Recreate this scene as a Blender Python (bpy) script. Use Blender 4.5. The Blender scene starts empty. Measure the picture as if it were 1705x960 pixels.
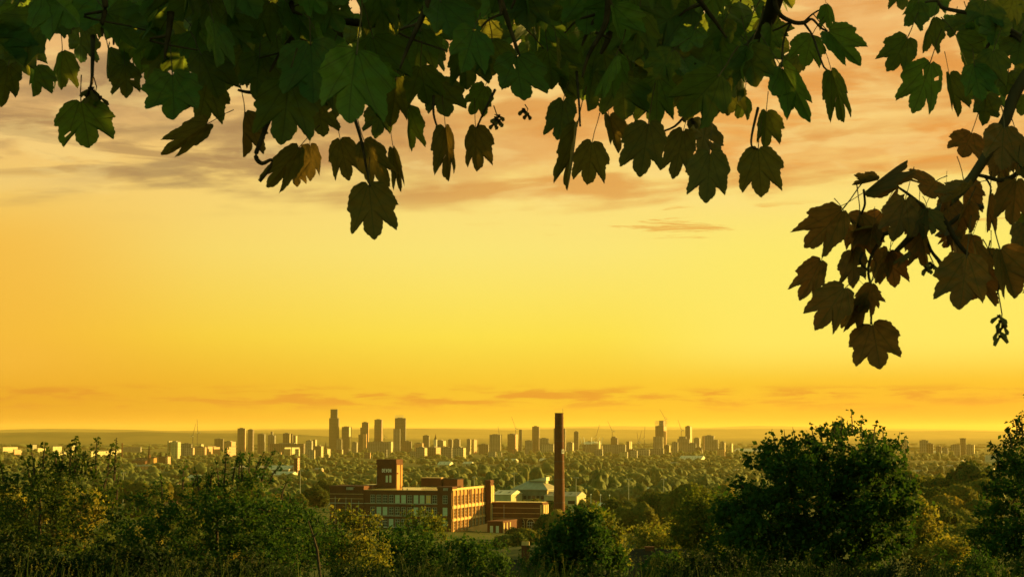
import bpy, math, random
import numpy as np
from mathutils import Vector, Matrix

rnd = random.Random(7)
rng = np.random.default_rng(11)
R = math.radians
sc = bpy.context.scene
COL = sc.collection

# ------------------------------------------------------------------ camera
EYE = 1.65
F = 3003.0                     # focal length in photo pixels (photo is 1705 x 960)
HOR = 718.0                    # photo row of eye level
PITCH = math.atan((HOR - 480.0) / F)
cam_d = bpy.data.cameras.new('camera')
cam = bpy.data.objects.new('camera', cam_d)
COL.objects.link(cam)
cam.location = (0, 0, EYE)
cam.rotation_euler = (R(90) + PITCH, 0, 0)
cam_d.sensor_width = 36
cam_d.lens = 36 * F / 1705.0
cam_d.clip_start = 0.1
cam_d.clip_end = 120000
cam_d.dof.use_dof = True
cam_d.dof.focus_distance = 60
cam_d.dof.aperture_fstop = 30
sc.camera = cam

# ------------------------------------------------------------------ exposure
sc.view_settings.view_transform = 'Standard'
sc.view_settings.look = 'None'
sc.view_settings.exposure = 1.5
sc.view_settings.gamma = 1.0
sc.view_settings.use_curve_mapping = False
sc.cycles.use_denoising = True
sc.cycles.max_bounces = 6
sc.cycles.diffuse_bounces = 2
sc.cycles.transmission_bounces = 3
sc.cycles.volume_bounces = 1
sc.cycles.sample_clamp_indirect = 4
SUN_AZ, SUN_EL = 62.0, 11.0     # degrees to the right of the view axis, above the horizon

# ------------------------------------------------------------------ sun
sd = bpy.data.lights.new('sun', 'SUN')
sd.energy = 5.0
sd.angle = R(0.6)
sd.color = (1.0, 0.64, 0.13)
so = bpy.data.objects.new('sun', sd)
COL.objects.link(so)
S = Vector((math.sin(R(SUN_AZ)) * math.cos(R(SUN_EL)), math.cos(R(SUN_AZ)) * math.cos(R(SUN_EL)), math.sin(R(SUN_EL))))
so.rotation_euler = S.to_track_quat('Z', 'Y').to_euler()
so.location = (60, 40, 60)

# ------------------------------------------------------------------ world
def lin(r, g, b):
    f = lambda c: (c / 255 / 12.92) if c / 255 <= 0.04045 else ((c / 255 + 0.055) / 1.055) ** 2.4
    return (f(r), f(g), f(b), 1)

class NT:
    """tiny node helper"""
    def __init__(s, tree):
        s.t = tree; s.n = tree.nodes; s.l = tree.links
    def new(s, typ, **kw):
        n = s.n.new(typ)
        for k, v in kw.items(): setattr(n, k, v)
        return n
    def link(s, a, b): s.l.new(a, b)
    def put(s, sock, v):
        if isinstance(v, (int, float)): sock.default_value = v
        elif isinstance(v, (tuple, list)): sock.default_value = v
        else: s.l.new(v, sock)
    def math(s, op, a, b=0.0, c=None, clamp=False):
        n = s.new('ShaderNodeMath', operation=op); n.use_clamp = clamp
        s.put(n.inputs[0], a); s.put(n.inputs[1], b)
        if c is not None: s.put(n.inputs[2], c)
        return n.outputs[0]
    def rng(s, v, a, b, c=0.0, d=1.0, smooth=True):
        n = s.new('ShaderNodeMapRange'); n.clamp = True
        n.interpolation_type = 'SMOOTHSTEP' if smooth else 'LINEAR'
        s.put(n.inputs[0], v)
        for i, x in enumerate((a, b, c, d)): n.inputs[1 + i].default_value = x
        return n.outputs[0]
    def ramp(s, v, stops, interp='LINEAR'):
        n = s.new('ShaderNodeValToRGB'); s.put(n.inputs[0], v)
        n.color_ramp.interpolation = interp
        e = n.color_ramp.elements
        while len(e) < len(stops): e.new(0.5)
        for k, (p, c) in zip(e, stops): k.position = p; k.color = c
        return n.outputs[0]
    def mix(s, f, a, b, mode='MIX'):
        n = s.new('ShaderNodeMixRGB', blend_type=mode)
        s.put(n.inputs[0], f); s.put(n.inputs[1], a); s.put(n.inputs[2], b)
        return n.outputs[0]
    def noise(s, vec, scale, detail=4, rough=0.55, dist=0.0):
        n = s.new('ShaderNodeTexNoise')
        if vec is not None: s.l.new(vec, n.inputs['Vector'])
        n.inputs['Scale'].default_value = scale; n.inputs['Detail'].default_value = detail
        n.inputs['Roughness'].default_value = rough; n.inputs['Distortion'].default_value = dist
        return n.outputs[0]
    def xyz(s, x, y, z):
        n = s.new('ShaderNodeCombineXYZ')
        s.put(n.inputs[0], x); s.put(n.inputs[1], y); s.put(n.inputs[2], z)
        return n.outputs[0]

W = bpy.data.worlds.new('World'); sc.world = W; W.use_nodes = True
w = NT(W.node_tree); w.n.clear()
tc = w.new('ShaderNodeTexCoord')
sep = w.new('ShaderNodeSeparateXYZ'); w.link(tc.outputs['Generated'], sep.inputs[0])
X, Y, Z = sep.outputs
el = w.math('MULTIPLY', w.math('ARCSINE', Z), 180 / math.pi)
az = w.math('MULTIPLY', w.math('ARCTAN2', X, Y), 180 / math.pi)
sky = w.new('ShaderNodeTexSky', sky_type='NISHITA'); sky.sun_disc = False
sky.sun_elevation = R(SUN_EL); sky.sun_rotation = R(SUN_AZ)
sky.air_density = 1.6; sky.dust_density = 3.0; sky.ozone_density = 1.5
nish = w.mix(1.0, sky.outputs[0], (0.072, 0.093, 0.034, 1), 'MULTIPLY')
# sunset glow of the low western sky: colour against elevation (-4 .. 36 degrees)
t = w.rng(el, -4, 36, smooth=False)
P_ = lambda e: (e + 4) / 40
cen = w.ramp(t, [(P_(-4), lin(232, 170, 42)), (P_(0), lin(226, 166, 36)), (P_(0.55), lin(230, 178, 38)), (P_(1.5), lin(239, 193, 46)), (P_(3), lin(248, 222, 75)), (P_(4.3), lin(249, 226, 98)), (P_(5.7), lin(249, 228, 118)), (P_(7.4), lin(250, 222, 125)), (P_(9.5), lin(246, 205, 120)), (P_(13.5), lin(240, 186, 114)), (P_(22), lin(196, 152, 112)), (P_(36), lin(120, 112, 104))])
lef = w.ramp(t, [(P_(-4), lin(222, 152, 40)), (P_(0), lin(212, 144, 34)), (P_(0.55), lin(220, 150, 33)), (P_(1.5), lin(230, 166, 38)), (P_(3), lin(243, 194, 55)), (P_(4.3), lin(244, 200, 76)), (P_(5.7), lin(245, 206, 96)), (P_(7.4), lin(244, 203, 108)), (P_(9.5), lin(238, 190, 116)), (P_(13.5), lin(230, 178, 116)), (P_(22), lin(176, 144, 112)), (P_(36), lin(104, 106, 104))])
rgt = w.ramp(t, [(P_(-4), lin(228, 160, 40)), (P_(0), lin(220, 150, 36)), (P_(0.55), lin(225, 158, 38)), (P_(1.5), lin(238, 186, 44)), (P_(3), lin(250, 222, 80)), (P_(4.3), lin(252, 230, 100)), (P_(5.7), lin(252, 232, 112)), (P_(7.4), lin(250, 222, 120)), (P_(9.5), lin(246, 203, 118)), (P_(13.5), lin(240, 186, 114)), (P_(22), lin(196, 152, 112)), (P_(36), lin(120, 112, 104))])
glow = w.mix(w.rng(az, -17, 0), lef, cen)
glow = w.mix(w.rng(az, 4, 14), glow, rgt)
glow = w.mix(w.math('MULTIPLY', w.math('MULTIPLY', w.rng(az, -9, -17), 0.7), w.math('MULTIPLY', w.rng(el, 0.8, 2.5), w.rng(el, 8, 5.5))), glow, lin(243, 180, 62))
glow = w.mix(w.math('MULTIPLY', w.rng(az, 2, 8), w.math('MULTIPLY', w.math('MULTIPLY', w.rng(el, 1.4, 3), w.rng(el, 7.5, 5)), 0.7)), glow, lin(250, 232, 106))
# streaks of cloud, long and flat near the horizon
cv = w.xyz(w.math('MULTIPLY', az, 0.16), w.math('MULTIPLY', el, 0.62), 3.7)
n1 = w.noise(cv, 0.8, 6, 0.52, 0.3)
cv2 = w.xyz(w.math('MULTIPLY', az, 0.10), w.math('MULTIPLY', w.math('ADD', el, w.math('MULTIPLY', az, -0.07)), 0.72), 9.1)
n2 = w.noise(cv2, 1.0, 7, 0.55, 0.35)
cv3 = w.xyz(w.math('MULTIPLY', az, 0.34), w.math('MULTIPLY', el, 1.1), 5.5)
n3 = w.noise(cv3, 1.0, 6, 0.52, 0.4)
hi = w.math('MULTIPLY', w.rng(el, 6.6, 8.8), w.rng(n1, 0.44, 0.64))
hi2 = w.math('MULTIPLY', w.rng(el, 6.4, 7.6), w.rng(w.math('ADD', w.math('MULTIPLY', n2, 0.7), w.math('MULTIPLY', n3, 0.3)), 0.46, 0.60))
c1 = w.mix(w.math('MULTIPLY', hi, 0.74), glow, w.mix(w.rng(az, -10, 4), lin(172, 134, 92), lin(232, 164, 88)))
c1 = w.mix(w.math('MULTIPLY', hi2, 0.76), c1, w.mix(w.rng(az, -11, 2), lin(158, 126, 86), lin(218, 146, 70)))
n4 = w.noise(w.xyz(w.math('MULTIPLY', az, 0.22), w.math('MULTIPLY', w.math('ADD', el, w.math('MULTIPLY', az, 0.03)), 1.5), 7.3), 1.0, 8, 0.6, 0.5)
lfb = w.math('MULTIPLY', w.math('MULTIPLY', w.rng(el, 7.5, 8.3), w.rng(el, 11.0, 9.6)), w.math('MULTIPLY', w.rng(az, -1, -8), w.rng(n4, 0.44, 0.60)))
c1 = w.mix(w.math('MULTIPLY', lfb, 0.7), c1, lin(168, 130, 84))
rtb = w.math('MULTIPLY', w.math('MULTIPLY', w.rng(el, 7.4, 8.4), w.rng(el, 12.5, 10.5)), w.math('MULTIPLY', w.rng(az, 1, 8), w.rng(n4, 0.46, 0.62)))
c1 = w.mix(w.math('MULTIPLY', rtb, 0.6), c1, lin(232, 152, 66))
brt = w.math('MULTIPLY', w.math('MULTIPLY', w.rng(n3, 0.5, 0.38), w.rng(el, 6.4, 8.5)), 0.32)
c1 = w.mix(brt, c1, lin(253, 224, 140))
# thin isolated bars lower down, and a flat bank just over the horizon
mid = w.math('MULTIPLY', w.math('MULTIPLY', w.rng(el, 5.9, 6.2), w.rng(el, 7.3, 6.9)), w.math('MULTIPLY', w.rng(w.noise(w.xyz(w.math('MULTIPLY', az, 0.3), w.math('MULTIPLY', el, 2.4), 2.2), 1.0, 7, 0.6, 0.3), 0.56, 0.64), w.rng(az, -3, 3)))
c1 = w.mix(w.math('MULTIPLY', mid, 0.7), c1, lin(226, 156, 66))
lowc = w.math('MULTIPLY', w.math('MULTIPLY', w.rng(el, 0.5, 0.95), w.rng(el, 1.55, 1.2)), w.rng(w.noise(w.xyz(w.math('MULTIPLY', az, 0.30), w.math('MULTIPLY', el, 2.2), 1.3), 1.7, 8, 0.62, 0.4), 0.45, 0.62))
c1 = w.mix(w.math('MULTIPLY', lowc, 0.9), c1, lin(216, 136, 42))
# the glow fills the western half of the low sky, the rest is the physical sky
front = w.math('MULTIPLY', w.rng(w.math('ABSOLUTE', w.math('SUBTRACT', az, 22)), 125, 55), w.rng(el, 38, 17))
final = w.mix(front, nish, w.mix(1.0, c1, (0.352, 0.352, 0.352, 1), 'MULTIPLY'))
bg = w.new('ShaderNodeBackground'); w.link(final, bg.inputs[0]); bg.inputs[1].default_value = 1.0
wo = w.new('ShaderNodeOutputWorld'); w.link(bg.outputs[0], wo.inputs[0])

# ------------------------------------------------------------------ helpers
FWD = Vector((0, math.cos(PITCH), math.sin(PITCH)))
UPV = Vector((0, -math.sin(PITCH), math.cos(PITCH)))
def P(px, py, d):
    """world point that stands d metres north of the viewer in the direction of photo pixel px, py"""
    v = FWD + Vector((1, 0, 0)) * ((px - 852.5) / F) + UPV * ((480.0 - py) / F)
    v = v * (d / v.y)
    return Vector((v.x, v.y, v.z + EYE))

GD = [0, 18, 22, 26, 31, 40, 70, 120, 200, 400, 700, 1000, 2000, 4000, 6000, 9000, 16000, 60000]
GZ = [0, 0, -0.35, -0.9, -1.8, -4, -9, -14, -22, -40, -52, -60, -76, -91, -98, -106, -108, -112]
LGD = np.log(np.array(GD) + 4.0)
BUMPS = [(150, 620, 120, 24), (-330, 1250, 260, 17), (-150, 900, 90, 6), (420, 1900, 300, 8)]
def ground_np(x, y):
    d = np.where(y > 0, np.hypot(x * 0.6, y), 0.0)
    z = np.interp(np.log(d + 4.0), LGD, GZ)
    for bx, by, s, h in BUMPS:
        z = z + h * np.exp(-((x - bx) ** 2 + (y - by) ** 2) / (2 * s * s))
    z = z + np.clip((d - 300) / 2500, 0, 1) * (3.0 * np.sin(x / 330 + 1.2) * np.cos(y / 410) + 2 * np.sin(y / 150 + x / 260))
    return z
def ground(x, y): return float(ground_np(np.array(float(x)), np.array(float(y))))

def d_at(px, row, lo=420.0, hi=15000.0):
    """how far away the ground lies that shows at photo pixel px, row"""
    for _ in range(50):
        m_ = (lo + hi) / 2; p = P(px, row, m_)
        if p.z > ground(p.x, m_): lo = m_
        else: hi = m_
    return lo
def raw_mesh(name, verts, faces, mats=(), smooth=False, mi=None):
    me = bpy.data.meshes.new(name)
    if isinstance(verts, np.ndarray):
        k = faces.shape[1]
        me.vertices.add(len(verts)); me.vertices.foreach_set('co', verts.astype(np.float32).ravel())
        me.loops.add(faces.size); me.loops.foreach_set('vertex_index', faces.astype(np.int32).ravel())
        me.polygons.add(len(faces)); me.polygons.foreach_set('loop_start', np.arange(0, faces.size, k, dtype=np.int32))
        me.polygons.foreach_set('loop_total', np.full(len(faces), k, dtype=np.int32))
        me.update(calc_edges=True)
    else:
        me.from_pydata(verts, [], faces); me.update()
    for m in mats: me.materials.append(m)
    if mi is not None: me.polygons.foreach_set('material_index', np.asarray(mi, dtype=np.int32))
    if smooth: me.polygons.foreach_set('use_smooth', np.ones(len(me.polygons), dtype=bool))
    return me

def obj(name, me, parent=None, loc=(0, 0, 0), rz=0.0):
    o = bpy.data.objects.new(name, me); COL.objects.link(o)
    o.location = loc; o.rotation_euler = (0, 0, rz)
    if parent is not None: o.parent = parent
    return o
def tag(o, label=None, cat=None, group=None, kind=None):
    if label: o['label'] = label
    if cat: o['category'] = cat
    if group: o['group'] = group
    if kind: o['kind'] = kind
    return o
def thing(name, label, cat, loc=(0, 0, 0), rz=0.0, group=None):
    return tag(obj(name, None, None, loc, rz), label, cat, group)

class MB:
    def __init__(s): s.v = []; s.f = []; s.m = []; s.mats = []; s.cur = 0
    def mat(s, m):
        if m not in s.mats: s.mats.append(m)
        s.cur = s.mats.index(m); return s
    def add(s, vs, fs):
        n = len(s.v); s.v += [tuple(p) for p in vs]
        s.f += [tuple(n + i for i in f) for f in fs]; s.m += [s.cur] * len(fs); return s
    def box(s, x0, x1, y0, y1, z0, z1):
        return s.add([(x0, y0, z0), (x1, y0, z0), (x1, y1, z0), (x0, y1, z0), (x0, y0, z1), (x1, y0, z1), (x1, y1, z1), (x0, y1, z1)],
                     [(0, 3, 2, 1), (4, 5, 6, 7), (0, 1, 5, 4), (1, 2, 6, 5), (2, 3, 7, 6), (3, 0, 4, 7)])
    def quad(s, a, b, c, d): return s.add([a, b, c, d], [(0, 1, 2, 3)])
    def tube(s, pts, rad, n=6, cap=True):
        pts = [Vector(p) for p in pts]
        if isinstance(rad, (int, float)): rad = [rad] * len(pts)
        vs, fs = [], []
        for i, p in enumerate(pts):
            d = (pts[min(i + 1, len(pts) - 1)] - pts[max(i - 1, 0)])
            if d.length < 1e-9: d = Vector((0, 0, 1))
            d.normalize()
            a = d.cross(Vector((0, 0, 1)))
            if a.length < 1e-3: a = d.cross(Vector((1, 0, 0)))
            a.normalize(); b = d.cross(a)
            for k in range(n):
                t_ = 2 * math.pi * k / n
                vs.append(p + (a * math.cos(t_) + b * math.sin(t_)) * rad[i])
        for i in range(len(pts) - 1):
            for k in range(n):
                k2 = (k + 1) % n
                fs.append((i * n + k, i * n + k2, (i + 1) * n + k2, (i + 1) * n + k))
        if cap:
            fs.append(tuple(range(n))); fs.append(tuple((len(pts) - 1) * n + k for k in reversed(range(n))))
        return s.add(vs, fs)
    def gable(s, x0, x1, y0, y1, z0, z1, along='x', over=0.0):
        """pitched roof solid, ridge along x or y"""
        if along == 'x':
            m = (y0 + y1) / 2
            vs = [(x0, y0, z0), (x1, y0, z0), (x1, y1, z0), (x0, y1, z0), (x0 + over, m, z1), (x1 - over, m, z1)]
            return s.add(vs, [(0, 1, 5, 4), (2, 3, 4, 5), (1, 2, 5), (3, 0, 4), (0, 3, 2, 1)])
        m = (x0 + x1) / 2
        vs = [(x0, y0, z0), (x1, y0, z0), (x1, y1, z0), (x0, y1, z0), (m, y0 + over, z1), (m, y1 - over, z1)]
        return s.add(vs, [(0, 1, 4), (1, 2, 5, 4), (2, 3, 5), (3, 0, 4, 5), (0, 3, 2, 1)])
    def me(s, name, smooth=False): return raw_mesh(name, s.v, s.f, s.mats, smooth, s.m)
    def build(s, name, parent=None, loc=(0, 0, 0), rz=0.0, smooth=False): return obj(name, s.me(name, smooth), parent, loc, rz)

# ------------------------------------------------------------------ materials
def mat(name, base, rough=0.8, spec=0.3, metal=0.0):
    m = bpy.data.materials.new(name); m.use_nodes = True
    b = m.node_tree.nodes['Principled BSDF']
    b.inputs['Base Color'].default_value = (*base, 1) if len(base) == 3 else base
    b.inputs['Roughness'].default_value = rough
    b.inputs['Specular IOR Level'].default_value = spec
    b.inputs['Metallic'].default_value = metal
    return m, NT(m.node_tree), b
def noisy(name, a, b_, scale, rough=0.85, spec=0.2, coord='Object', detail=4, bump=0.0, lo=0.35, hi=0.65, stretch=(1, 1, 1)):
    m, k, b = mat(name, a, rough, spec)
    tcn = k.new('ShaderNodeTexCoord')
    mp = k.new('ShaderNodeMapping'); mp.inputs['Scale'].default_value = stretch
    k.link(tcn.outputs[coord], mp.inputs[0])
    n = k.noise(mp.outputs[0], scale, detail)
    c = k.mix(k.rng(n, lo, hi), (*a, 1), (*b_, 1))
    k.link(c, b.inputs['Base Color'])
    if bump:
        bn = k.new('ShaderNodeBump'); bn.inputs['Strength'].default_value = bump; bn.inputs['Distance'].default_value = 0.3
        k.link(n, bn.inputs['Height']); k.link(bn.outputs[0], b.inputs['Normal'])
    return m

def leaf_mat(name, stops, trans=0.35, tcol=None, rough=0.6, spec=0.25):
    """foliage: each leaf's own colour from the face attribute tone, light passes through"""
    m = bpy.data.materials.new(name); m.use_nodes = True
    k = NT(m.node_tree); b = k.n['Principled BSDF']; out = k.n['Material Output']
    at = k.new('ShaderNodeAttribute'); at.attribute_name = 'tone'
    c = k.ramp(at.outputs['Fac'], [(p, (*q, 1)) for p, q in stops])
    k.link(c, b.inputs['Base Color']); b.inputs['Roughness'].default_value = 0.8; b.inputs['Specular IOR Level'].default_value = 0.1
    tr = k.new('ShaderNodeBsdfTranslucent')
    k.link(k.mix(1.0, c, (*(tcol or (1.25, 1.15, 0.5)), 1), 'MULTIPLY'), tr.inputs[0])
    mx = k.new('ShaderNodeMixShader'); mx.inputs[0].default_value = trans
    k.link(b.outputs[0], mx.inputs[1]); k.link(tr.outputs[0], mx.inputs[2]); k.link(mx.outputs[0], out.inputs[0])
    return m

M = {}
M['bark'] = noisy('bark', (0.05, 0.035, 0.022), (0.10, 0.075, 0.05), 6, 0.9, 0.1, stretch=(1, 1, 0.2))
M['twig'] = noisy('twig', (0.035, 0.022, 0.014), (0.07, 0.045, 0.03), 30, 0.85, 0.15)
M['leaf_dark'] = leaf_mat('leaf_dark', [(0, (0.014, 0.040, 0.010)), (0.6, (0.030, 0.070, 0.014)), (1, (0.085, 0.11, 0.02))], 0.38)
M['leaf_green'] = leaf_mat('leaf_green', [(0, (0.018, 0.048, 0.010)), (0.6, (0.036, 0.080, 0.014)), (1, (0.09, 0.12, 0.022))], 0.38)
M['leaf_sungold'] = leaf_mat('leaf_sungold', [(0, (0.045, 0.070, 0.014)), (0.5, (0.105, 0.125, 0.024)), (1, (0.25, 0.21, 0.048))], 0.45)  # yellowed greens, low sun's gold put into the leaf colour
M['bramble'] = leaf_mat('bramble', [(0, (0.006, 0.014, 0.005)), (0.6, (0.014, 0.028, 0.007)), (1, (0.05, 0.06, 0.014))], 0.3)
M['leaf_bush'] = leaf_mat('leaf_bush', [(0, (0.020, 0.040, 0.010)), (0.55, (0.040, 0.066, 0.014)), (1, (0.105, 0.105, 0.022))], 0.38)
M['grass'] = leaf_mat('grass', [(0, (0.03, 0.055, 0.012)), (0.6, (0.055, 0.075, 0.018)), (1, (0.14, 0.12, 0.04))], 0.3)

def vein_leaf(name, base, tlo, thi):
    m = bpy.data.materials.new(name); m.use_nodes = True
    k = NT(m.node_tree); b = k.n['Principled BSDF']; out = k.n['Material Output']
    uv = k.new('ShaderNodeUVMap'); s = k.new('ShaderNodeSeparateXYZ'); k.link(uv.outputs[0], s.inputs[0])
    u, v = s.outputs[0], s.outputs[1]
    ang = k.math('ARCTAN2', u, k.math('ADD', v, 0.02))
    r = k.math('SQRT', k.math('ADD', k.math('MULTIPLY', u, u), k.math('MULTIPLY', v, v)))
    d_main = k.math('MULTIPLY', r, k.math('SINE', k.math('PINGPONG', k.math('ABSOLUTE', ang), R(13.5))))
    vein = k.rng(d_main, 0.016, 0.004)
    # side veins as fine ribs running off the main ones
    side = k.math('SINE', k.math('MULTIPLY', k.math('ADD', v, k.math('MULTIPLY', k.math('ABSOLUTE', u), -0.7)), 46))
    side = k.math('MULTIPLY', k.rng(side, 0.72, 1.0), 0.45)
    vv = k.math('MAXIMUM', vein, side)
    oi = k.new('ShaderNodeObjectInfo')
    at = k.new('ShaderNodeAttribute'); at.attribute_name = 'tone'
    tone = k.math('FRACT', k.math('ADD', at.outputs['Fac'], k.math('MULTIPLY', oi.outputs['Random'], 0.97)))
    tcn = k.new('ShaderNodeTexCoord')
    blot = k.rng(k.noise(uv.outputs[0], 5.0, 5, 0.6), 0.35, 0.7)
    c = k.ramp(tone, [(p, (*q, 1)) for p, q in base])
    c = k.mix(k.math('MULTIPLY', blot, 0.4), c, (0.05, 0.055, 0.014, 1))
    c2 = k.mix(k.math('MULTIPLY', vv, 0.5), c, (0.09, 0.12, 0.035, 1))
    k.link(c2, b.inputs['Base Color']); b.inputs['Roughness'].default_value = 0.5; b.inputs['Specular IOR Level'].default_value = 0.25
    bn = k.new('ShaderNodeBump'); bn.inputs['Strength'].default_value = 0.35; bn.inputs['Distance'].default_value = 0.004
    k.link(k.math('ADD', vv, k.math('MULTIPLY', k.noise(uv.outputs[0], 22, 3), 0.5)), bn.inputs['Height']); k.link(bn.outputs[0], b.inputs['Normal'])
    tr = k.new('ShaderNodeBsdfTranslucent')
    tone_t = k.mix(k.rng(tone, 0.2, 0.9), (*tlo, 1), (*thi, 1))
    tcol = k.mix(k.math('MULTIPLY', vv, 0.6), k.mix(k.math('MULTIPLY', blot, 0.5), tone_t, (tlo[0] * 0.6, tlo[1] * 0.6, tlo[2] * 0.6, 1)), (0.05, 0.035, 0.01, 1))
    k.link(tcol, tr.inputs[0])
    mx = k.new('ShaderNodeMixShader'); mx.inputs[0].default_value = 0.5
    k.link(b.outputs[0], mx.inputs[1]); k.link(tr.outputs[0], mx.inputs[2]); k.link(mx.outputs[0], out.inputs[0])
    return m
M['syc'] = vein_leaf('sycamore_leaf', [(0, (0.026, 0.088, 0.014)), (0.5, (0.042, 0.122, 0.018)), (0.85, (0.072, 0.165, 0.024)), (1, (0.11, 0.17, 0.03))], (0.22, 0.22, 0.035), (0.17, 0.26, 0.035))
M['syc_backlit_olive'] = vein_leaf('backlit_olive_sycamore_leaf', [(0, (0.040, 0.085, 0.018)), (0.5, (0.060, 0.100, 0.022)), (0.85, (0.085, 0.105, 0.026)), (1, (0.10, 0.095, 0.028))], (0.28, 0.18, 0.042), (0.24, 0.20, 0.040))  # olive copy for low canopy leaves, backlight put into the colour
M['syc_backlit'] = vein_leaf('backlit_brown_sycamore_leaf', [(0, (0.07, 0.08, 0.02)), (0.5, (0.11, 0.085, 0.024)), (0.85, (0.14, 0.075, 0.028)), (1, (0.15, 0.065, 0.028))], (0.42, 0.17, 0.05), (0.34, 0.20, 0.045))  # brown copy for the drooping bough, imitates light coming through the leaves
M['stalk'] = mat('leaf_stalk', (0.07, 0.045, 0.018), 0.6)[0]
M['samara'] = noisy('samara_wing', (0.10, 0.085, 0.03), (0.16, 0.11, 0.045), 8, 0.7)

# crowns seen from afar: lumps of leaves
def crown_mat(name, a, b_, c_):
    m, k, b = mat(name, a, 0.9, 0.1)
    tcn = k.new('ShaderNodeTexCoord'); oi = k.new('ShaderNodeObjectInfo')
    n = k.noise(tcn.outputs['Object'], 0.9, 6, 0.65)
    c = k.mix(k.rng(n, 0.35, 0.68), (*a, 1), (*b_, 1))
    c = k.mix(k.math('MULTIPLY', oi.outputs['Random'], 0.6), c, (*c_, 1))
    k.link(c, b.inputs['Base Color'])
    tr = k.new('ShaderNodeBsdfTranslucent'); k.link(k.mix(1.0, c, (1.5, 1.3, 0.6, 1), 'MULTIPLY'), tr.inputs[0])
    mx = k.new('ShaderNodeMixShader'); mx.inputs[0].default_value = 0.32
    k.link(b.outputs[0], mx.inputs[1]); k.link(tr.outputs[0], mx.inputs[2]); k.link(mx.outputs[0], k.n['Material Output'].inputs[0])
    return m
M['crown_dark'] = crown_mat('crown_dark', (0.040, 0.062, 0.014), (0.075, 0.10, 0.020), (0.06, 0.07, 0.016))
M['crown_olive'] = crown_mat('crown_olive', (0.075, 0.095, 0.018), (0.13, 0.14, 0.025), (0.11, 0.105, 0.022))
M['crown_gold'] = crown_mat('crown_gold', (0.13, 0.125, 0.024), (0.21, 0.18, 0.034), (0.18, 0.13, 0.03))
M['far_wood'] = leaf_mat('far_wood', [(0, (0.032, 0.050, 0.012)), (0.5, (0.060, 0.080, 0.018)), (1, (0.115, 0.11, 0.024))], 0.0, rough=0.95, spec=0.05)

# terrain
def terrain_mat():
    m, k, b = mat('terrain', (0.05, 0.06, 0.02), 0.95, 0.05)
    tcn = k.new('ShaderNodeTexCoord'); o = tcn.outputs['Object']
    big = k.noise(o, 0.0016, 6, 0.62); mid = k.noise(o, 0.012, 5, 0.6); fine = k.noise(o, 1.5, 6, 0.6)
    c = k.mix(k.rng(big, 0.4, 0.62), (0.045, 0.060, 0.014, 1), (0.095, 0.095, 0.022, 1))
    c = k.mix(k.rng(mid, 0.45, 0.66), c, (0.04, 0.05, 0.014, 1))
    c = k.mix(k.math('MULTIPLY', k.rng(fine, 0.4, 0.7), 0.5), c, (0.03, 0.035, 0.012, 1))
    k.link(c, b.inputs['Base Color'])
    return m
M['terrain'] = terrain_mat()
M['hill'] = noisy('far_hills', (0.045, 0.06, 0.016), (0.09, 0.09, 0.024), 0.0011, 0.95, 0.05, detail=6, lo=0.42, hi=0.58)

# masonry
def brick(name, a, b_, mortar, sx=2.2, rough=0.85):
    m, k, b = mat(name, a, rough, 0.15)
    tcn = k.new('ShaderNodeTexCoord'); o = tcn.outputs['Object']
    s = k.new('ShaderNodeSeparateXYZ'); k.link(o, s.inputs[0])
    vec = k.xyz(k.math('ADD', s.outputs[0], s.outputs[1]), s.outputs[2], 0.0)
    bt = k.new('ShaderNodeTexBrick'); k.link(vec, bt.inputs['Vector'])
    bt.inputs['Color1'].default_value = (*a, 1); bt.inputs['Color2'].default_value = (*b_, 1); bt.inputs['Mortar'].default_value = (*mortar, 1)
    bt.inputs['Scale'].default_value = sx; bt.inputs['Mortar Size'].default_value = 0.012
    n = k.noise(o, 0.22, 6, 0.65)
    c = k.mix(k.math('MULTIPLY', k.rng(n, 0.42, 0.7), 0.55), bt.outputs[0], (a[0] * 0.45, a[1] * 0.45, a[2] * 0.5, 1))
    strk = k.new('ShaderNodeMapping'); strk.inputs['Scale'].default_value = (1.2, 1.2, 0.06); k.link(o, strk.inputs[0])
    c = k.mix(k.math('MULTIPLY', k.rng(k.noise(strk.outputs[0], 0.6, 4, 0.6), 0.5, 0.75), 0.35), c, (0.05, 0.03, 0.022, 1))
    k.link(c, b.inputs['Base Color'])
    return m
M['brick'] = brick('sunlit_brick', (0.54, 0.26, 0.085), (0.46, 0.205, 0.065), (0.38, 0.24, 0.12))  # lightened brick, paints sunshine on the mill's right-hand faces
M['brick_dark'] = brick('dark_and_shaded_brick', (0.125, 0.040, 0.017), (0.095, 0.031, 0.014), (0.09, 0.045, 0.025))  # darker copy for the mill's shaded fronts, plain dark brickwork elsewhere
M['terracotta'] = noisy('buff_terracotta', (0.58, 0.38, 0.16), (0.48, 0.29, 0.11), 0.8, 0.7)
M['stone'] = noisy('pale_stone', (0.46, 0.42, 0.33), (0.36, 0.32, 0.25), 0.6, 0.8)
M['white'] = mat('white_paint', (0.78, 0.77, 0.72), 0.6)[0]
M['frame'] = mat('painted_window_frame', (0.52, 0.55, 0.46), 0.6)[0]
M['glass'] = mat('dark_glass', (0.02, 0.022, 0.02), 0.12, 0.5)[0]
M['blind'] = noisy('pale_blind', (0.46, 0.52, 0.38), (0.40, 0.45, 0.33), 1.0, 0.8)
M['amber_glow'] = mat('amber_glow', (0.75, 0.42, 0.10), 0.8)[0]  # amber colour imitates sun glow reflecting in a pane
M['gilt_roof'] = noisy('sun_gilt_roof', (0.82, 0.56, 0.18), (0.70, 0.46, 0.14), 0.08, 0.22, 0.8, stretch=(1, 0.2, 1))  # golden base colour imitates the low sun's glow on the roof
M['gilt_roof'].node_tree.nodes['Principled BSDF'].inputs['Metallic'].default_value = 0.35
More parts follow.
